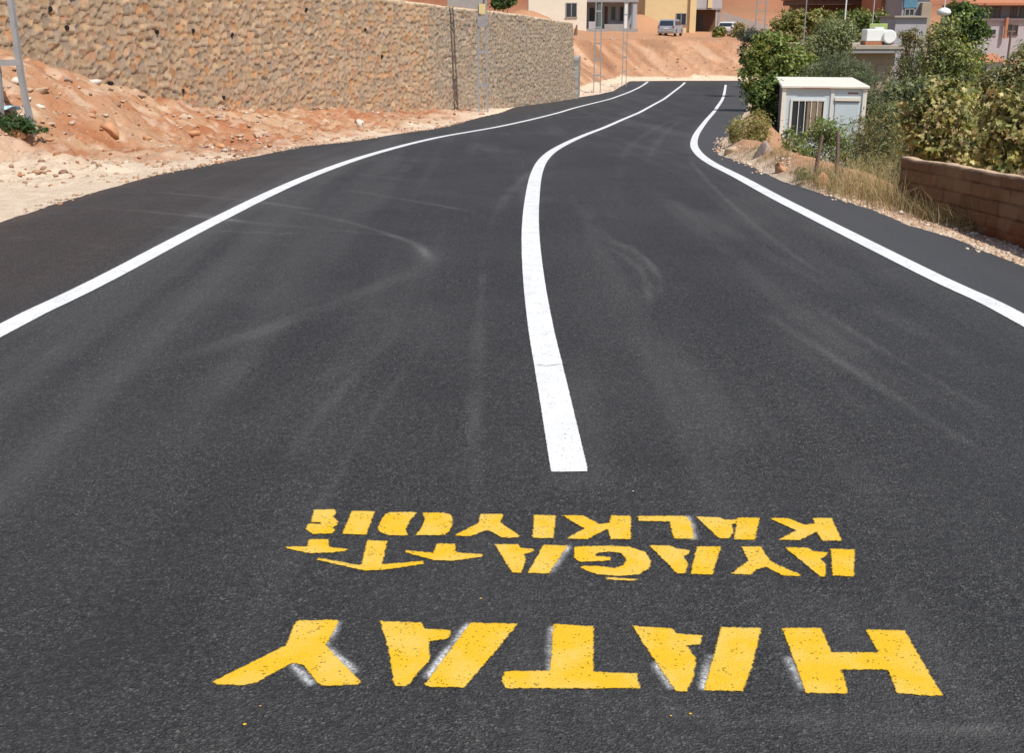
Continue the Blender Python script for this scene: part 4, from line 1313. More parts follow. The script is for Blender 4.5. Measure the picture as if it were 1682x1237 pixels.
plant("tamarisk_tree", "dark feathery grey-green tree directly behind the site cabin", "tree", 43.0,
      [(1370, 115, 34, 34), (1340, 125, 28, 26), (1405, 120, 30, 26), (1432, 150, 26, 34), (1430, 190, 30, 40), (1455, 185, 28, 36), (1460, 150, 14, 26)], 11000, .17, GREYGREEN, .10, .13, seed=12, droop=-.7)
plant("tall_tree", "tall conical yellow-green tree left of the grey house with an orange roof", "tree", 40.0,
      [(1558, 95, 34, 34), (1545, 60, 26, 30), (1575, 125, 34, 28), (1560, 40, 18, 18), (1530, 105, 22, 26), (1590, 100, 22, 28), (1550, 135, 36, 22)], 9500, .13, YGREEN + OLIVE, .11, .45, seed=13)
plant("dark_tree", "dark green tree beside the grey house, behind the yellow-green conical tree", "tree", 70.0,
      [(1590, 30, 32, 24), (1575, 20, 22, 20), (1598, 58, 24, 16), (1610, 48, 18, 14), (1570, 50, 22, 20)], 6500, .25, DARKG + GREEN[:2], .14, .5, seed=14)
plant("bare_tree", "brownish half-bare tree right of the water tank, in front of the brick building", "tree", 50.0,
      [(1497, 95, 24, 36), (1480, 120, 22, 30), (1510, 130, 26, 26), (1505, 65, 18, 18), (1490, 60, 14, 14)], 4200, .15, BROWNG + GREYGREEN, .10, .3, seed=15)
plant("grey_green_bush", "grey-green bush mass between the feathery tree and the fig bushes", "shrub", 24.0,
      [(1505, 165, 34, 34), (1480, 200, 30, 36), (1530, 145, 26, 24), (1470, 155, 20, 22)], 6500, .11, GREYGREEN + OLIVE, .05, .3, seed=16, droop=-.3, trunk=False)
plant("olive_tree", "pale olive tree at the right edge, above the fig bushes", "tree", 25.0,
      [(1640, 130, 36, 26), (1672, 115, 34, 34), (1615, 140, 28, 22), (1690, 145, 36, 30), (1690, 90, 26, 24)], 7500, .10, OLIVE + BROWNG, .07, .35, seed=17)
plant("leafy_tree", "yellowish leafy tree under the dark eave, behind the olive tree", "tree", 84.0,
      [(1410, 30, 34, 14), (1445, 34, 20, 16), (1425, 42, 24, 16), (1380, 27, 22, 10)], 5200, .27, YGREEN + DARKG[:2], .13, .5, seed=18)
plant("grey_green_bush", "small blue-grey bush at the end of the terrace road by the lattice tower", "shrub", 62.0,
      [(1232, 58, 20, 12), (1250, 62, 18, 12), (1222, 90, 10, 18)], 2600, .17, [(.10, .12, .085), (.075, .095, .07), (.06, .08, .055)], .05, .3, seed=19, trunk=False)
plant("low_shrub", "small yellowish shrub beside the half-hidden white car on the terrace", "shrub", 112.0,
      [(1182, 52, 10, 10), (1176, 58, 7, 5)], 1200, .22, YGREEN, .04, .5, seed=31, trunk=False)
plant("low_shrub", "small brownish shrub on the terrace right of the half-hidden white car", "shrub", 112.0,
      [(1214, 48, 11, 12), (1207, 57, 9, 5)], 1300, .22, BROWNG + DRY[:1], .04, .5, seed=32, trunk=False)
plant("dark_shrub", "dark green shrub on the terrace above the stone wall", "shrub", 62.0,
      [(822, 4, 16, 10), (838, 2, 10, 9)], 1500, .2, DARKG, .05, .5, seed=20, trunk=False)
plant("green_weed", "green weed clump at the foot of the left lattice pole", "weed", float(ground_at(30, 216)[1]),
      [(22, 205, 30, 15), (-10, 200, 30, 18), (48, 208, 14, 10), (66, 214, 12, 6)], 2600, .10, [(.055, .11, .03), (.08, .13, .04), (.04, .08, .02)], .015, .16, seed=21, droop=-.8, trunk=False)

# dry grass on the right verge
def blades(name, P, hgt, label, pal, wid=.007, seed=2, lean=.45):
    R = np.random.default_rng(seed)
    n = len(P)
    z = land(P[:, 0], P[:, 1])
    az = R.uniform(0, 6.283, n); ln = np.abs(R.normal(lean, .4, n))
    h = hgt * R.uniform(.3, 1.2, n) * (.6 + .8 * vnoise(P[:, 0] * 2.5, P[:, 1] * 2.5, 33))
    w = wid * R.uniform(.6, 1.4, n)
    dx, dy = np.cos(az), np.sin(az)
    sx, sy = -dy, dx
    V = []
    for k, f in enumerate((0, .4, .75, 1.0)):
        o = ln * h * f ** 2
        zz = z + h * f * (1 - .28 * ln * f) - .02
        ww = w * (1 - f * .9) / 2
        for sg in (-1, 1):
            V.append(np.stack([P[:, 0] + dx * o + sg * sx * ww, P[:, 1] + dy * o + sg * sy * ww, zz], -1))
    V = np.stack(V, 1)
    Fl = np.array([(0, 1, 3, 2), (2, 3, 5, 4), (4, 5, 7, 6)])
    F = (Fl[None] + 8 * np.arange(n)[:, None, None]).reshape(-1, 4)
    c = np.array(pal)[R.integers(0, len(pal), n)] * R.uniform(.75, 1.25, (n, 1))
    o = mesh_obj(name, V.reshape(-1, 3), F, MATS['leaf'], colors=np.clip(np.repeat(c, 8, 0), 0, 1))
    tag(o, label, "grass", kind="stuff")
def scatter_px(n, x0, x1, ytop, ybot, seed, tuft=.14):
    R = np.random.default_rng(seed)
    P = []
    tufts = []
    while len(tufts) < n // 26:
        px = R.uniform(x0, x1); py = R.uniform(np.interp(px, [x0, x1], ytop), np.interp(px, [x0, x1], ybot))
        g = ground_at(px, py, 40)
        tufts.append(g[:2])
    tufts = np.array(tufts)
    P = tufts[R.integers(0, len(tufts), n)] + R.normal(0, tuft, (n, 2))
    ar, ars, _ = seg_dist(P[:, 0], P[:, 1], AR_full)
    return P[-ar * ars > .06]
STRAW = [(.46, .34, .19), (.40, .29, .15), (.30, .25, .12), (.52, .41, .26), (.22, .22, .10), (.36, .24, .13)]
blades("dry_grass", scatter_px(900, 1385, 1492, (296, 330), (328, 360), 3, .16), .42, "straw-coloured dry grass at the left end of the block wall", STRAW, .006, 3, .75)
blades("dry_grass", scatter_px(900, 1300, 1400, (285, 305), (303, 330), 13, .18), .34, "thin straw-coloured dry grass along the right verge below the wooden stakes", STRAW, .006, 13, .8)
blades("dry_grass", scatter_px(900, 1480, 1610, (335, 372), (352, 384), 4, .09), .30, "dry straw tufts in front of the block wall", STRAW, .005, 4, .9)
blades("dry_grass", scatter_px(420, 1190, 1300, (236, 262), (243, 270), 5, .1), .22, "low yellow grass around the boulder on the right verge", STRAW, .007, 5, .8)
blades("dry_grass", scatter_px(900, 560, 780, (172, 184), (178, 188), 6, .35), .26, "dry yellow tufts at the foot of the stone wall's far half", STRAW, .016, 6, .8)

# wooden stakes and sticks in the grass
for (px, py, top, ln, lb) in [(1338, 292, 222, .05, "brown wooden stake standing in the dry grass, left one of the pair"),
                              (1374, 290, 214, -.03, "brown wooden stake standing in the green shrub, right one of the pair")]:
    g = ground_at(px, py, 40)
    zt = CAM_H + ray(px, top)[2] * g[1]
    o = MB().tube([(g[0], g[1], g[2] - .1), (g[0] + ln * .4, g[1], (g[2] + zt) / 2), (g[0] + ln, g[1], zt)], [.024, .022, .018], 7).build("wooden_stake", MATS['wood'])
    tag(o, lb, "wooden stake", "wooden stakes on the right verge")

# ------------------------------------------------------------------ lattice poles
def lattice_pole(label, px0, px1, py, top_h, Y=None, wood=False, plates=(), tilt=0.0, group="galvanised lattice poles", feet=0.0, batten=.9, leg_w=.055):
    if Y is None:
        g = ground_at((px0 + px1) / 2, py); Y = g[1]
    a = at(px0, py, Y); b = at(px1, py, Y)
    zb_ = H((a[0] + b[0]) / 2, Y)
    cx = (a[0] + b[0]) / 2; half = (b[0] - a[0]) / 2
    t = thing("lattice_pole", label, "utility pole", (cx, Y, zb_), group)
    dep = .055
    def xo(z, sg): return cx + sg * (half * (1 - .35 * z / top_h)) + (feet * sg * max(0, 1 - z / .8) ** 1.5) 
    for sg in (-1, 1):
        m = MB()
        zs = [-.3, 0, .4, .8, 1.6, 3.2, top_h]
        for z0, z1 in zip(zs[:-1], zs[1:]):
            x0, x1 = xo(max(z0, 0), sg), xo(max(z1, 0), sg)
            V = []
            for z, x in ((z0, x0), (z1, x1)):
                V += [(x - leg_w / 2, Y - dep, zb_ + z), (x + leg_w / 2, Y - dep, zb_ + z), (x + leg_w / 2, Y + dep, zb_ + z), (x - leg_w / 2, Y + dep, zb_ + z)]
            m.add(V, [(3, 2, 1, 0), (4, 5, 6, 7), (0, 1, 5, 4), (1, 2, 6, 5), (2, 3, 7, 6), (3, 0, 4, 7)])
        m.build("leg", MATS['galv'], t)
    m = MB(); z = .95; k = 0
    while z < top_h - .1:
        for yy in (Y - dep - .004, Y + dep - .008):
            MB().box(xo(z, -1) - leg_w / 2 + .004, xo(z, 1) + leg_w / 2 - .004, yy, yy + .012, zb_ + z, zb_ + z + .09).build("batten", MATS['galv'], t)
        z += batten
    m = MB()
    m.box(cx - half * .66 - .25, cx + half * .66 + .25, Y - .05, Y + .05, zb_ + top_h + .002, zb_ + top_h + .10)
    m.build("crossarm", MATS['galv'], t)
    for (z, w, h, mat, nm) in plates:
        MB().box(cx - w / 2, cx + w / 2, Y - dep - .05, Y - dep - .03, zb_ + z, zb_ + z + h).build(nm, MATS[mat], t)
    return t
t = lattice_pole("galvanised two-legged lattice pole standing in weeds at the photo's left edge", 8, 46, 207, 9.0, feet=.06, batten=1.35, leg_w=.075)
# concrete footing bracket beside the pole's right leg
g = ground_at(50, 212)
MB().tube([(g[0] - .28, g[1], g[2] - .02), (g[0] - .18, g[1], g[2] + .22), (g[0] - .06, g[1], g[2] + .24), (g[0] + .10, g[1], g[2] - .03)], .022, 6).build("earth_bracket", MATS['panel_cream'], t)
p790 = road_at(797, 189)
lattice_pole("galvanised lattice pole with a small yellow plate in front of the stone wall's far half", 786, 801, 190, 9.0, Y=float(p790[1]) + 1.2, batten=1.2, leg_w=.06,
             plates=((3.55, .24, .34, 'sign_yellow', 'yellow_plate'), (3.1, .36, .22, 'grey_trim', 'meter_box')))
lattice_pole("grey lattice pole at the foot of the bank just beyond the stone wall", 975, 986, 150, 9.5, Y=float(road_at(980, 152)[1] + .6), batten=.9, leg_w=.055)
lattice_pole("thinner grey lattice pole on the bank, right of the one near the wall's end", 1022, 1029, 118, 9.5, Y=76.5, batten=.9, leg_w=.04)
lattice_pole("pale lattice tower on the hillside behind the blue-grey bush", 1240, 1256, 55, 12.0, Y=100.0, batten=.7, leg_w=.09)

def post(label, px, py0, py1, Y, r, mat, name="utility_pole", cat="utility pole", group=None):
    a = at(px, py0, Y); zt = at(px, py1, Y)[2]
    zb_ = H(a[0], Y)
    t = thing(name, label, cat, (a[0], Y, zb_), group)
    MB().tube([(a[0], Y, zb_ - .3), (a[0], Y, zt)], [r, r * .8], 8).build("shaft", MATS[mat], t)
    MB().box(a[0] - r * 3, a[0] + r * 3, Y - .04, Y + .04, zt + .004, zt + .07).build("cap", MATS[mat], t)
    return t
post("thin dark pole rising from the olive-green tree", 1322, 40, -30, 64, .035, 'grey_trim')
post("white pole above the rounded olive tree", 1388, 28, -30, 66, .05, 'white_trim')
post("short pale pole left of the orange brick building", 1433, 35, -8, 76, .055, 'lilac_wall')
post("leaning wooden pole before the small house with an orange tiled roof", 1652, 120, 52, 58, .07, 'wood')

# street lamp with a white head
a = at(1538, 130, 47); zt = at(1538, 26, 47)[2]
t = thing("street_lamp", "pale street lamp with a round white head, left of the dark green tree", "street lamp", (a[0], 47, H(a[0], 47)))
MB().tube([(a[0], 47, H(a[0], 47) - .2), (a[0], 47, zt)], [.06, .045], 8).build("shaft", MATS['panel_cream'], t)
m = MB(); pr = [(0, .05), (.06, .24), (.16, .28), (.26, .22), (.33, .08)]
m.tube([(a[0], 47, zt + z) for z, r in pr], [r for z, r in pr], 14).build("lamp_head", MATS['tank_white'], t, smooth=True)
MB().tube([(a[0], 47, zt + .33), (a[0], 47, zt + 1.0)], .02, 6).build("finial", MATS['panel_cream'], t)

# ------------------------------------------------------------------ site cabin
def cabin():
    Y = 34.0
    P = at(1286, 139, Y)                          # front left top corner
    yaw = -math.radians(10.8)
    W, hgt, D = 2.42, 2.45, 4.9
    z0 = P[2] - hgt
    B = lambda: MB(yaw, (P[0], Y, 0))
    ztop = P[2]
    t = thing("site_cabin", "white and pale blue portable site cabin half hidden by shrubs beside the road", "site cabin", (P[0] + W / 2, Y, z0))
    B().box(.05, W - .05, .04, D, z0 + .1, ztop - .10).build("wall_panel", MATS['panel_blue'], t)
    B().box(-.05, W + .05, -.06, D + .06, ztop - .09, ztop, .02).build("roof", MATS['panel_cream'], t)
    B().box(-.02, W + .02, -.02, D + .02, z0 - .02, z0 + .12).build("base_frame", MATS['panel_grey'], t)
    for xx in (0, W - .11):
        B().box(xx, xx + .11, 0, .12, z0 + .12, ztop - .093).build("corner_post", MATS['panel_cream'], t)
    B().box(-.002, .046, .122, D - .01, z0 + .121, ztop - .12).build("side_wall", MATS['panel_grey'], t)
    B().box(.55, 1.35, -.064, -.061, ztop - .085, ztop - .065).build("rust_streak", MATS['rust'], t)
    u = lambda px: (px - 1286) / (1421 - 1286) * W
    wx0, wx1, wz1 = u(1304), u(1354), ztop - .46
    wz0 = wz1 - 1.05
    fr = B()
    fr.box(wx0 - .06, wx1 + .06, .005, .05, wz1, wz1 + .06); fr.box(wx0 - .06, wx1 + .06, .005, .05, wz0 - .06, wz0)
    fr.box(wx0 - .06, wx0, .005, .05, wz0 + .001, wz1 - .001); fr.box(wx1, wx1 + .06, .005, .05, wz0 + .001, wz1 - .001)
    w = fr.build("window", MATS['white_trim'], t)
    B().box(wx0 + .001, wx1 - .001, .028, .038, wz0 + .001, wz1 - .001).build("pane", MATS['glass'], w)
    B().box(wx0 + (wx1 - wx0) * .48, wx1 - .05, .018, .026, wz0 + .02, wz1 - .02).build("curtain", MATS['curtain'], w)
    for k in range(1, 5):
        xx = wx0 + (wx1 - wx0) * k / 5
        B().tube([(xx, .006, wz0 - .02), (xx, .006, wz1 + .02)], .014, 6).build("bar", MATS['white_trim'], w)
    B().box(u(1367) - .05, u(1367) + .05, .01, .05, z0 + .12, ztop - .10).build("mullion_post", MATS['white_trim'], t)
    dx0, dx1, dz1 = u(1372), u(1410), ztop - .47
    d = B().box(dx0, dx1, .012, .045, z0 + .13, dz1, .008).build("door", MATS['panel_blue'], t)
    B().box(dx0 - .02, dx1 + .02, -.03, .035, dz1 + .03, dz1 + .13).build("door_header", MATS['panel_cream'], t)
    B().box(dx0, dx1, .0, .041, dz1 + .003, dz1 + .028).build("header_shadow", MATS['dark'], t)  # dark strip painted in as the shadow of the door header
    B().tube([(dx0 + .10, -.02, z0 + 1.0), (dx0 + .10, -.02, z0 + 1.14)], .015, 6).build("handle", MATS['galv'], d)
    B().box(dx1 - .34, dx1 - .05, .030, .037, dz1 + .23, dz1 + .27).build("red_strip", MATS['rust'], t)
cabin()

# ------------------------------------------------------------------ houses
def window(parent, x0, x1, z0, z1, Y, frame='grey_trim', pane='glass', bars=1, depth=.06):
    f = MB()
    w = .08
    f.box(x0 - w, x1 + w, Y - depth, Y + .02, z1, z1 + w); f.box(x0 - w - .05, x1 + w + .05, Y - depth - .06, Y + .02, z0 - w, z0)
    f.box(x0 - w, x0, Y - depth, Y + .02, z0 + .002, z1 - .002); f.box(x1, x1 + w, Y - depth, Y + .02, z0 + .002, z1 - .002)
    for k in range(1, bars + 1):
        xx = x0 + (x1 - x0) * k / (bars + 1)
        f.box(xx - .04, xx + .04, Y - depth + .01, Y + .01, z0 + .004, z1 - .004)
    o = f.build("window", MATS[frame], parent)
    MB().box(x0 + .002, x1 - .002, Y - .012, Y - .002, z0 + .002, z1 - .002).build("pane", MATS[pane], o)
    return o

def two_storey(label, px0, px_split, px1, pyb, Y, wallm, floor_h, porch_mat, parapet_m, win_px, upper_win=True, roof='roof_tile', porch='columns'):
    base = at(px0, pyb, Y)
    X = lambda px: at(px, pyb, Y)[0]
    Zp = lambda py: at(px_split, py, Y)[2]
    z0 = base[2]; x0, xs, x1 = X(px0), X(px_split), X(px1)
    D = 8.0
    t = thing("house", label, "house", ((x0 + x1) / 2, Y, z0))
    top = z0 + 2 * floor_h
    # main wall block and porch block (recessed ground floor on the right-hand side)
    MB().box(x0, xs, Y, Y + D, z0 - 1.2, top).build("wall", MATS[wallm], t)
    MB().box(xs + .003, x1, Y + 2.0, Y + D - .02, z0 - 1.2, top - .01).build("porch_wall", MATS[porch_mat], t)
    MB().box(xs + .003, x1 + .15, Y + .1, Y + 1.995, z0 - 1.2, z0 + .14).build("porch_floor", MATS['concrete_grey'], t)
    MB().box(xs + .003, x1 + .1, Y + .05, Y + 1.995, z0 + floor_h - .18, z0 + floor_h).build("balcony_slab", MATS['grey_trim'], t)
    MB().box(xs + .006, x1 + .1, Y + .05, Y + .17, z0 + floor_h + .002, z0 + floor_h + .95).build("balcony_parapet", MATS[parapet_m], t)
    # hipped roof
    e = .6
    V = [(x0 - e, Y - e, top + .02), (x1 + e, Y - e, top + .02), (x1 + e, Y + D + e, top + .02), (x0 - e, Y + D + e, top + .02),
         (x0 + 2.8, Y + D / 2, top + 2.0), (x1 - 2.8, Y + D / 2, top + 2.0)]
    m = MB(); m.add(V, [(3, 2, 1, 0), (0, 1, 5, 4), (1, 2, 5), (2, 3, 4, 5), (3, 0, 4)])
    m.build("roof", MATS[roof], t)
    for (a, b, c, d) in win_px:
        xa, xb, za, zb2 = X(a), X(b), Zp(d), Zp(c)
        window(t, xa, xb, za, zb2, Y - .001)
        window(t, xa, xb, za + floor_h, zb2 + floor_h, Y - .001)
    return t, X, Zp, x0, xs, x1, z0

# white-cream house
t, X, Zp, x0, xs, x1, z0 = two_storey("cream house with grey porch and double window above the stone wall's far end", 868, 963, 1046, 49, 119.0, 'cream', 2.9,
                                      'grey_wall', 'lilac_wall', [(930, 946, 5, 27)])
Y = 119.0
for px, w, mt in ((985, .22, 'green_trim'), (1028, .2, 'white_trim'), (1042, .2, 'lilac_wall')):
    MB().box(X(px) - w, X(px) + w, Y + .15, Y + .45, z0 + .142, z0 + 2.715).build("column", MATS[mt], t)
MB().box(X(970), X(978), Y + 1.93, Y + 1.985, z0 + .15, z0 + 2.2).build("door", MATS['door_dark'], t)
window(t, X(1006), X(1013), z0 + 1.0, z0 + 2.3, Y + 1.998, bars=0); window(t, X(1020), X(1026), z0 + .9, z0 + 2.3, Y + 1.998, bars=0)
MB().box(X(967), X(979), Y + .18, Y + .26, z0 + .143, z0 + .85).build("porch_rail", MATS['lilac_wall'], t)
MB().box(X(993), X(1045), Y + .18, Y + .24, z0 + .143, z0 + .6).build("porch_rail", MATS['concrete_grey'], t)
MB().box(X(995), X(1000), Y + 1.9, Y + 1.985, z0 + .15, z0 + 2.3).build("shutter", MATS['brown_trim'], t)
MB().tube([(X(1037), Y + .05, z0 + .3), (X(1037), Y + .05, z0 + 2.6)], .05, 6).build("downpipe", MATS['blue_sheet'], t)
# yellow house
t, X, Zp, x0, xs, x1, z0 = two_storey("yellow house with a dark recessed porch behind the parked silver car", 1058, 1141, 1182, 58, 130.0, 'yellow_wall', 2.95,
                                      'brown_trim', 'lilac_wall', [(1110, 1125, 22, 40)])  # porch wall coloured dark brown for the shade in the recess
Y = 130.0
MB().box(X(1131), X(1141), Y - .35, Y - .004, z0 - 1, z0 + 5.8).build("pillar", MATS['yellow_wall'], t)
MB().box(X(1160), X(1167), Y - .12, Y + .045, z0 + 2.95, z0 + 4.2).build("pillar", MATS['yellow_wall'], t)
MB().box(X(1152), X(1158), Y + 1.92, Y + 1.985, z0 + .15, z0 + 2.15).build("door", MATS['door_dark'], t)
window(t, X(1144), X(1149), z0 + .9, z0 + 2.2, Y + 1.998, bars=0, frame='brown_trim')
for px in (1176, 1180):
    MB().box(X(px) - .12, X(px) + .12, Y + .2, Y + .4, z0 + .142, z0 + 2.765).build("column", MATS['concrete' if px == 1176 else 'grey_trim'], t)

# heap of soil in front of the cream house comes with the terrain; brown stump beside it
g = at(945, 58, 98); zt = at(947, 40, 98)[2]
o = MB().tube([(g[0], 98, H(g[0], 98) - .2), (g[0] + .05, 98, (g[2] + zt) / 2), (g[0] + .12, 98, zt)], [.16, .13, .05], 7).build("tree_stump", MATS['bark'])
tag(o, "dark brown stump on the bank's top edge below the cream house", "tree stump")

# white low wall on the hillside right of the yellow house
a, b = at(1185, 30, 126), at(1262, 50, 122)
o = MB()
V = [(a[0], a[1], a[2] - 1.2), (b[0], b[1], b[2] - 1.2), (b[0], b[1] + .3, b[2] - 1.2), (a[0], a[1] + .3, a[2] - 1.2), (a[0], a[1], a[2] + .7), (b[0], b[1], b[2] + .55), (b[0], b[1] + .3, b[2] + .55), (a[0], a[1] + .3, a[2] + .7)]
o.add(V, [(3, 2, 1, 0), (4, 5, 6, 7), (0, 1, 5, 4), (1, 2, 6, 5), (2, 3, 7, 6), (3, 0, 4, 7)])
tag(o.build("boundary_wall", MATS['panel_cream']), "whitewashed low wall sloping down the hillside right of the yellow house", "boundary wall")

# building with the flat roof and tank
def flat_house():
    Y = 60.0
    X = lambda px: at(px, 76, Y)[0]
    zr_ = at(1440, 76, Y)[2]
    x0, x1 = X(1335), X(1472)
    zb_ = H((x0 + x1) / 2, Y) - .3
    t = thing("flat_roofed_house", "low beige house with an overhanging concrete flat roof carrying the white water tank", "house", ((x0 + x1) / 2, Y, zb_))
    MB().box(x0, x1, Y, Y + 6, zb_, zr_ - .30).build("wall", MATS['beige'], t)
    MB().box(x0 - .4, x1 + .25, Y - .8, Y + 6.4, zr_ - .299, zr_ - .10).build("soffit", MATS['grey_trim'], t)
    MB().box(x0 - .45, x1 + .3, Y - .85, Y + 6.45, zr_ - .097, zr_ + .08).build("roof", MATS['concrete'], t)
    window(t, X(1405), X(1425), zr_ - 2.0, zr_ - 1.0, Y - .001)
    MB().box(X(1443), X(1455), Y - .05, Y - .001, zb_ + .1, zr_ - .9).build("door", MATS['beige'], t)
    # water tank: square cistern, on a brick plinth
    w = thing("water_tank", "white square water tank on the flat concrete roof", "water tank", (X(1435), Y, zr_ + .083))
    MB().box(X(1421), X(1449), Y, Y + .9, zr_ + .085, zr_ + .24).build("plinth", MATS['brick'], w)
    zt = at(1435, 47, Y)[2]
    MB().box(X(1421) + .01, X(1452), Y + .02, Y + .88, zr_ + .243, zt, .05).build("tank", MATS['tank_white'], w)
    MB().box(X(1436), X(1450), Y + .1, Y + .7, zt + .003, zt + .10).build("lid", MATS['tank_white'], w)
    # round cylinder beside it
    c = thing("water_cylinder", "round white hot-water cylinder beside the square tank on the flat roof", "water tank", (X(1459), Y + .4, zr_ + .083))
    cz = at(1460, 59.5, Y)[2]
    rr = (at(1460, 48, Y)[2] - at(1460, 71, Y)[2]) / 2
    m = MB().tube([(X(1459), Y - .12, cz), (X(1459), Y - .06, cz), (X(1459), Y + 1.2, cz), (X(1459), Y + 1.26, cz)], [rr * .86, rr, rr, rr * .86], 22)
    m.build("cylinder", MATS['tank_white'], c, smooth=False)
    MB().box(X(1452) + .02, X(1466), Y + .1, Y + .9, zr_ + .085, cz - rr + .02).build("stand", MATS['grey_trim'], c)
    # lime green screen behind
    s = MB().box(X(1440), X(1470), Y + 1.5, Y + 1.6, zr_ + .083, at(1450, 38, Y + 1.5)[2], .02)
    tag(s.build("roof_screen", MATS['lime']), "lime green panel standing behind the white tanks on the flat roof", "panel")
flat_house()

# grey house with orange roof, right
def grey_house():
    Y = 120.0
    X = lambda px: at(px, 30, Y)[0]
    Z = lambda py: at(1640, py, Y)[2]
    x0, x1 = X(1592), X(1730)
    t = thing("house", "two-storey grey house with an orange tiled roof in the top right corner", "house", ((x0 + x1) / 2, Y, Z(85)))
    MB().box(x0, x1, Y, Y + 8, Z(100), Z(31)).build("lower_wall", MATS['lilac_wall'], t)
    MB().box(x0 + .01, x1 - .01, Y + .02, Y + 8, Z(31) + .003, Z(7)).build("upper_wall", MATS['eave_shade_wall'], t)  # dark wall colour stands for the shade under the eave
    MB().box(x0 - .1, x1 + .1, Y - .25, Y + .015, Z(33), Z(31) + .10).build("string_course", MATS['lilac_wall'], t)
    e = 1.0
    zt = Z(6)
    V = [(x0 - e, Y - e, zt), (x1 + e, Y - e, zt), (x1 + e, Y + 9, zt), (x0 - e, Y + 9, zt), (x0 + 2.5, Y + 4, zt + 2.1), (x1 - 2.5, Y + 4, zt + 2.1)]
    m = MB(); m.add(V, [(3, 2, 1, 0), (0, 1, 5, 4), (1, 2, 5), (2, 3, 4, 5), (3, 0, 4)])
    m.build("roof", MATS['roof_tile'], t)
    MB().box(x0 - e - .02, x1 + e + .02, Y - e - .06, Y - e - .005, zt - .12, zt + .12).build("fascia", MATS['roof_tile'], t)
    for (a, b, c, d) in ((1626, 1641, 12, 28), (1660, 1668, 12, 28), (1675, 1690, 12, 29)):
        window(t, X(a), X(b), Z(d), Z(c), Y + .019, frame='brown_trim')
    window(t, X(1625), X(1638), Z(56), Z(48), Y - .001, frame='lilac_wall', bars=0)
    # balcony bay with orange pillar
    MB().box(X(1650), X(1654), Y - .5, Y - .26, Z(62), Z(28)).build("pillar", MATS['roof_tile'], t)
    window(t, X(1655), X(1664), Z(56), Z(41), Y - .001, frame='brown_trim', bars=0); window(t, X(1668), X(1673), Z(56), Z(42), Y - .001, frame='brown_trim', bars=0)
grey_house()

def small_house():
    Y = 78.0
    X = lambda px: at(px, 90, Y)[0]
    Z = lambda py: at(1620, py, Y)[2]
    x0, x1 = X(1598), X(1650)
    zb_ = H((x0 + x1) / 2, Y) - .3
    t = thing("house", "small white house with an orange tiled roof, low between the trees on the right", "house", ((x0 + x1) / 2, Y, zb_))
    MB().box(x0 + .05, x1, Y, Y + 4, zb_, Z(101)).build("wall", MATS['white_trim'], t)
    V = [(x0 - .2, Y - .35, Z(101)), (x1 + .2, Y - .35, Z(101)), (x1 + .2, Y + 4.2, Z(101)), (x0 - .2, Y + 4.2, Z(101)), (x0 - .2, Y + 2, Z(89)), (x1 + .2, Y + 2, Z(89))]
    m = MB(); m.add(V, [(3, 2, 1, 0), (0, 1, 5, 4), (2, 3, 4, 5), (1, 2, 5), (3, 0, 4)])
    m.build("roof", MATS['roof_tile'], t)
    window(t, X(1612), X(1620), Z(118), Z(108), Y - .001)
    b0, b1 = X(1600), X(1655)
    o = MB().box(b0, b0 + .25, Y + 8, Y + 8.4, H(b0, Y + 8) - .3, Z(66))
    o.box(b0 + .251, b1, Y + 8, Y + 8.3, H(b0, Y + 8) - .3, Z(70))
    tag(o.build("garden_wall", MATS['beige']), "rough beige wall behind the small white house", "garden wall")
small_house()

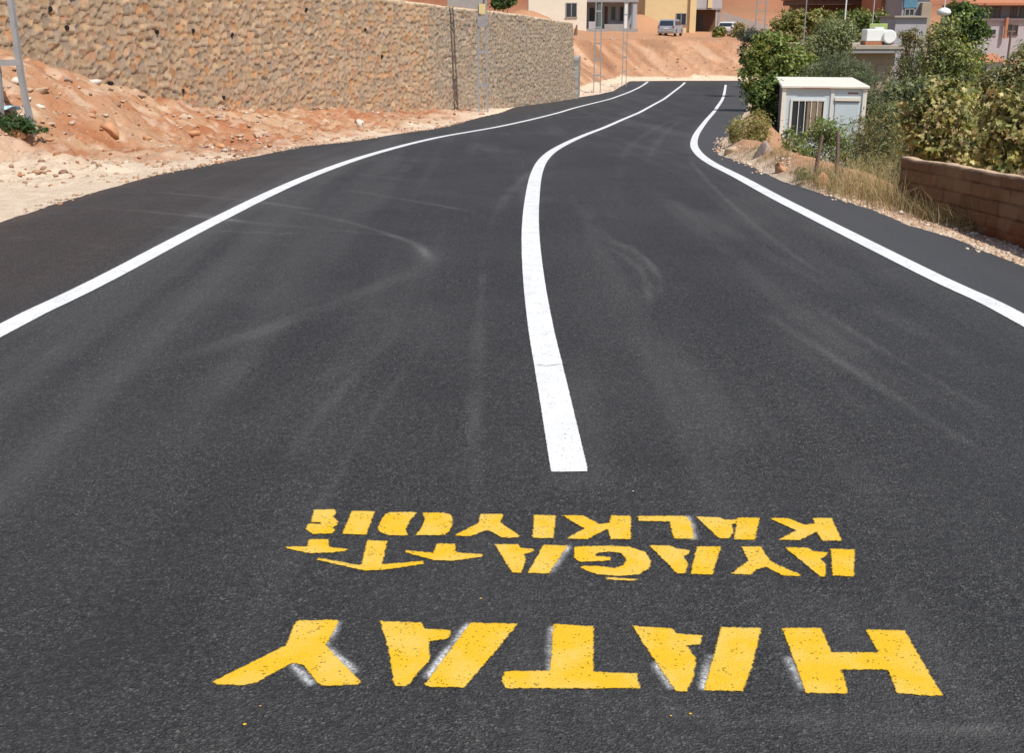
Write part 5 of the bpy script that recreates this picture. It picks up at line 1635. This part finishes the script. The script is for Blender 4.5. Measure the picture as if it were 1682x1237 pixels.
def back_buildings():
    # dark-eaved barn
    Y = 96.0
    X = lambda px: at(px, 8, Y)[0]
    Z = lambda py: at(1390, py, Y)[2]
    x0, x1 = X(1325), X(1452)
    zb_ = H((x0 + x1) / 2, Y) - .3
    t = thing("timber_building", "building with a wide dark brown timber eave above the rounded olive tree", "building", ((x0 + x1) / 2, Y, zb_))
    MB().box(x0 + .5, x1 - .5, Y + 1.4, Y + 8, zb_, Z(7)).build("wall", MATS['brown_trim'], t)
    MB().box(x0, x1, Y - .4, Y + 8.4, Z(7) + .003, Z(-2)).build("eave", MATS['brown_trim'], t)
    V = [(x0 - .2, Y - .6, Z(-2) + .003), (x1 + .2, Y - .6, Z(-2) + .003), (x1 + .2, Y + 8.6, Z(-2) + .003), (x0 - .2, Y + 8.6, Z(-2) + .003), (x0 - .2, Y + 4, Z(-40)), (x1 + .2, Y + 4, Z(-40))]
    m = MB(); m.add(V, [(3, 2, 1, 0), (0, 1, 5, 4), (2, 3, 4, 5), (1, 2, 5), (3, 0, 4)]); m.build("roof", MATS['roof_tile'], t)
    for px in (1345, 1400):
        window(t, X(px), X(px + 12), Z(40), Z(20), Y + 1.399, frame='brown_trim')
    # orange brick building
    Y2 = 90.0
    X2 = lambda px: at(px, 8, Y2)[0]; Z2 = lambda py: at(1465, py, Y2)[2]
    x0, x1 = X2(1447), X2(1479)
    zb_ = H((x0 + x1) / 2, Y2) - .3
    t = thing("brick_building", "narrow unplastered orange brick building left of the blue-fronted house", "building", ((x0 + x1) / 2, Y2, zb_))
    MB().box(x0, x1, Y2, Y2 + 5, zb_, Z2(-20)).build("wall", MATS['brick'], t)
    MB().box(x0 - .05, x1 + .05, Y2 - .06, Y2 - .002, Z2(24), Z2(20)).build("concrete_band", MATS['concrete'], t)
    window(t, X2(1468), X2(1475), Z2(18), Z2(10), Y2 - .001, bars=0)
    MB().box(x0 - .1, x1 + .1, Y2 - .1, Y2 + 5.1, Z2(-20) + .003, Z2(-23)).build("roof", MATS['concrete'], t)
    # blue fronted grey house
    Y3 = 86.0
    X3 = lambda px: at(px, 20, Y3)[0]; Z3 = lambda py: at(1500, py, Y3)[2]
    x0, x1 = X3(1481), X3(1526)
    zb_ = H((x0 + x1) / 2, Y3) - .3
    t = thing("house", "grey house with a blue panelled upper front behind the half-bare tree", "house", ((x0 + x1) / 2, Y3, zb_))
    MB().box(x0, x1, Y3, Y3 + 6, zb_, Z3(-16)).build("wall", MATS['grey_wall'], t)
    MB().box(X3(1483), X3(1505), Y3 - .08, Y3 - .002, Z3(12), Z3(-8)).build("blue_panel", MATS['blue_sheet'], t)
    window(t, X3(1487), X3(1500), Z3(24), Z3(15), Y3 - .001)
    MB().box(x0 - .3, x1 + .3, Y3 - .4, Y3 + 6.3, Z3(-16) + .003, Z3(-20)).build("roof", MATS['concrete'], t)
    MB().box(X3(1510), x1 - .03, Y3 - .5, Y3 - .003, zb_, Z3(4)).build("stair_tower", MATS['beige'], t)
    # pale block in front
    Y4 = 70.0
    X4 = lambda px: at(px, 38, Y4)[0]; Z4 = lambda py: at(1495, py, Y4)[2]
    x0, x1 = X4(1471), X4(1522)
    zb_ = H((x0 + x1) / 2, Y4) - .3
    t = thing("shed", "pale grey rendered shed between the water tank and the street lamp", "shed", ((x0 + x1) / 2, Y4, zb_))
    MB().box(x0, x1, Y4, Y4 + 3, zb_, Z4(28)).build("wall", MATS['lilac_wall'], t)
    MB().box(x0 - .15, x1 + .15, Y4 - .2, Y4 + 3.15, Z4(28) + .003, Z4(25)).build("roof", MATS['concrete'], t)
    MB().box(X4(1486), X4(1500), Y4 - .04, Y4 - .002, zb_ + .2, Z4(52)).build("door", MATS['brown_trim'], t)
back_buildings()

# grey-blue fence panel on the terrace above the stone wall
p = at(760, 6, 58)
t = thing("fence", "grey sheet fence with a post on the terrace above the stone wall", "fence", (p[0], 58, terrace(0, 58)))
MB().box(at(735, 6, 58)[0], at(800, 6, 58)[0], 58, 58.04, float(terrace(0, 58)) - .1, float(terrace(0, 58)) + 1.7).build("sheet", MATS['concrete_grey'], t)
MB().box(at(796, 6, 58)[0], at(800, 6, 58)[0], 57.9, 57.998, float(terrace(0, 58)) - .2, float(terrace(0, 58)) + 1.8).build("post", MATS['galv'], t)

# ------------------------------------------------------------------ parked cars on the terrace
def car(label, x, y, z, yaw, paint, L=4.2, W=1.72, Hh=1.72):
    t = thing("parked_car", label, "car", (x, y, z), "cars parked on the terrace")
    P = (x, y, z)
    hl = L / 2
    side = [(-hl, .35), (-hl - .02, .75), (-hl + .08, 1.0), (-hl + .35, Hh - .08), (-hl + .7, Hh), (.35, Hh), (.75, Hh - .08), (1.42, 1.08), (hl - .15, .92), (hl, .72), (hl + .02, .42), (hl - .1, .26),
            (1.32 + .38, .26), (1.32 + .26, .58), (1.32, .68), (1.32 - .26, .58), (1.32 - .38, .26), (-1.28 + .38, .26), (-1.28 + .26, .58), (-1.28, .68), (-1.28 - .26, .58), (-1.28 - .38, .26), (-hl + .1, .26)]
    m = MB(yaw, P)
    n = len(side)
    secs = [(-W / 2, .16), (-W / 2 + .05, .0), (W / 2 - .05, .0), (W / 2, .16)]
    V = []
    for yy, ins in secs:
        for (sx, sz) in side:
            k = max(0, (sz - .9)) * .22                   # tumblehome
            f = 1 - k if abs(yy) > .1 else 1
            V.append((sx * (1 - .02 * (ins > 0)), yy * f, sz if ins == 0 else sz * .985 + .005))
    F = [tuple(range(n)), tuple(range(4 * n - 1, 3 * n - 1, -1))]
    for s in range(3):
        for i in range(n):
            F.append((s * n + i, s * n + n + i, s * n + n + (i + 1) % n, s * n + (i + 1) % n))
    m.add(V, F)
    body = m.build("body", MATS[paint], t)
    for sg in (-1, 1):
        w = MB(yaw, P)
        for a, b, tp in ((-hl + .42, -.62, Hh - .16), (-.55, .30, Hh - .16)):
            poly = [(a + .02, 1.06), (b, 1.06), (b, tp), (a + .18, tp)]
            V = []
            for off in (0, .02):
                for (sx, sz) in poly:
                    f = 1 - max(0, (sz - .9)) * .22
                    V.append((sx, sg * (W / 2 * f + .004 + off), sz))
            w.add(V, [(0, 1, 2, 3), (7, 6, 5, 4), (0, 4, 5, 1), (1, 5, 6, 2), (2, 6, 7, 3), (3, 7, 4, 0)])
        poly = [(.38, 1.06), (1.2, 1.10), (.72, Hh - .16), (.38, Hh - .16)]
        V = []
        for off in (0, .02):
            for (sx, sz) in poly:
                f = 1 - max(0, (sz - .9)) * .22
                V.append((sx, sg * (W / 2 * f + .004 + off), sz))
        w.add(V, [(0, 1, 2, 3), (7, 6, 5, 4), (0, 4, 5, 1), (1, 5, 6, 2), (2, 6, 7, 3), (3, 7, 4, 0)])
        w.build("side_window", MATS['glass'], t)
        for wx in (1.32, -1.28):
            q = MB(yaw, P).tube([(wx, sg * (W / 2 - .20), .31), (wx, sg * (W / 2 - .01), .31)], .31, 18).build("wheel", MATS['tyre'], t)
            MB(yaw, P).tube([(wx, sg * (W / 2 - .10), .31), (wx, sg * (W / 2 + .005), .31)], .19, 14).build("rim", MATS['rim'], q)
        MB(yaw, P).box(hl - .12, hl + .03, sg * .58 - .16, sg * .58 + .16, .66, .82, .02).build("headlight", MATS['lamp_glass'], t)
    ws = MB(yaw, P)
    ws.add([(.80, -.68, Hh - .12), (.80, .68, Hh - .12), (1.40, .74, 1.12), (1.40, -.74, 1.12), (.83, -.68, Hh - .10), (.83, .68, Hh - .10), (1.44, .74, 1.14), (1.44, -.74, 1.14)],
           [(0, 1, 2, 3), (7, 6, 5, 4), (0, 4, 5, 1), (1, 5, 6, 2), (2, 6, 7, 3), (3, 7, 4, 0)])
    ws.build("windscreen", MATS['glass'], t)
    rw = MB(yaw, P)
    rw.add([(-hl + .09, -.70, 1.02), (-hl + .09, .70, 1.02), (-hl + .33, .64, Hh - .13), (-hl + .33, -.64, Hh - .13), (-hl + .05, -.70, 1.03), (-hl + .05, .70, 1.03), (-hl + .29, .64, Hh - .12), (-hl + .29, -.64, Hh - .12)],
           [(0, 1, 2, 3), (7, 6, 5, 4), (0, 4, 5, 1), (1, 5, 6, 2), (2, 6, 7, 3), (3, 7, 4, 0)])
    rw.build("rear_window", MATS['glass'], t)
    for sg in (-1, 1):
        MB(yaw, P).box(-hl - .03, -hl + .10, sg * .74 - .09, sg * .74 + .09, .78, 1.0, .02).build("tail_light", MATS['rust'], t)
    MB(yaw, P).box(-hl - .07, -hl + .08, -.80, .80, .32, .58, .03).build("rear_bumper", MATS['grey_trim'], t)
    MB(yaw, P).box(-hl - .035, -hl + .01, -.26, .26, .68, .80).build("number_plate", MATS['white_trim'], t)
    MB(yaw, P).box(hl - .06, hl + .06, -.78, .78, .32, .56, .03).build("bumper", MATS['grey_trim'], t)
    return t
cy = 117.0
cpx = at(1101, 61, cy)
car("silver-blue estate car parked on the terrace before the yellow house", cpx[0], cy, H(cpx[0], cy), math.radians(70), 'car_silver', Hh=1.58)
cy = 121.0
cpx = at(1198, 52, cy)
car("white car partly hidden by plants at the right end of the terrace", cpx[0] + .2, cy, H(cpx[0], cy), math.radians(60), 'car_white', L=4.0, W=1.65, Hh=1.45)

# pale blue plastic scrap by the left pole
g = ground_at(4, 188)
R = np.random.default_rng(4)
V = []; 
for i in range(5):
    for j in range(4):
        V.append((g[0] - .3 + i * .12, g[1] + j * .12, g[2] + .04 + .10 * R.random()))
F = [(i * 4 + j, i * 4 + 4 + j, i * 4 + 5 + j, i * 4 + 1 + j) for i in range(4) for j in range(3)]
o = mesh_obj("plastic_sheet", V, F, MATS['pale_blue_plastic'])
sm = o.modifiers.new("thickness", 'SOLIDIFY'); sm.thickness = .008
tag(o, "crumpled pale blue plastic scrap in the weeds by the left pole", "plastic sheet")
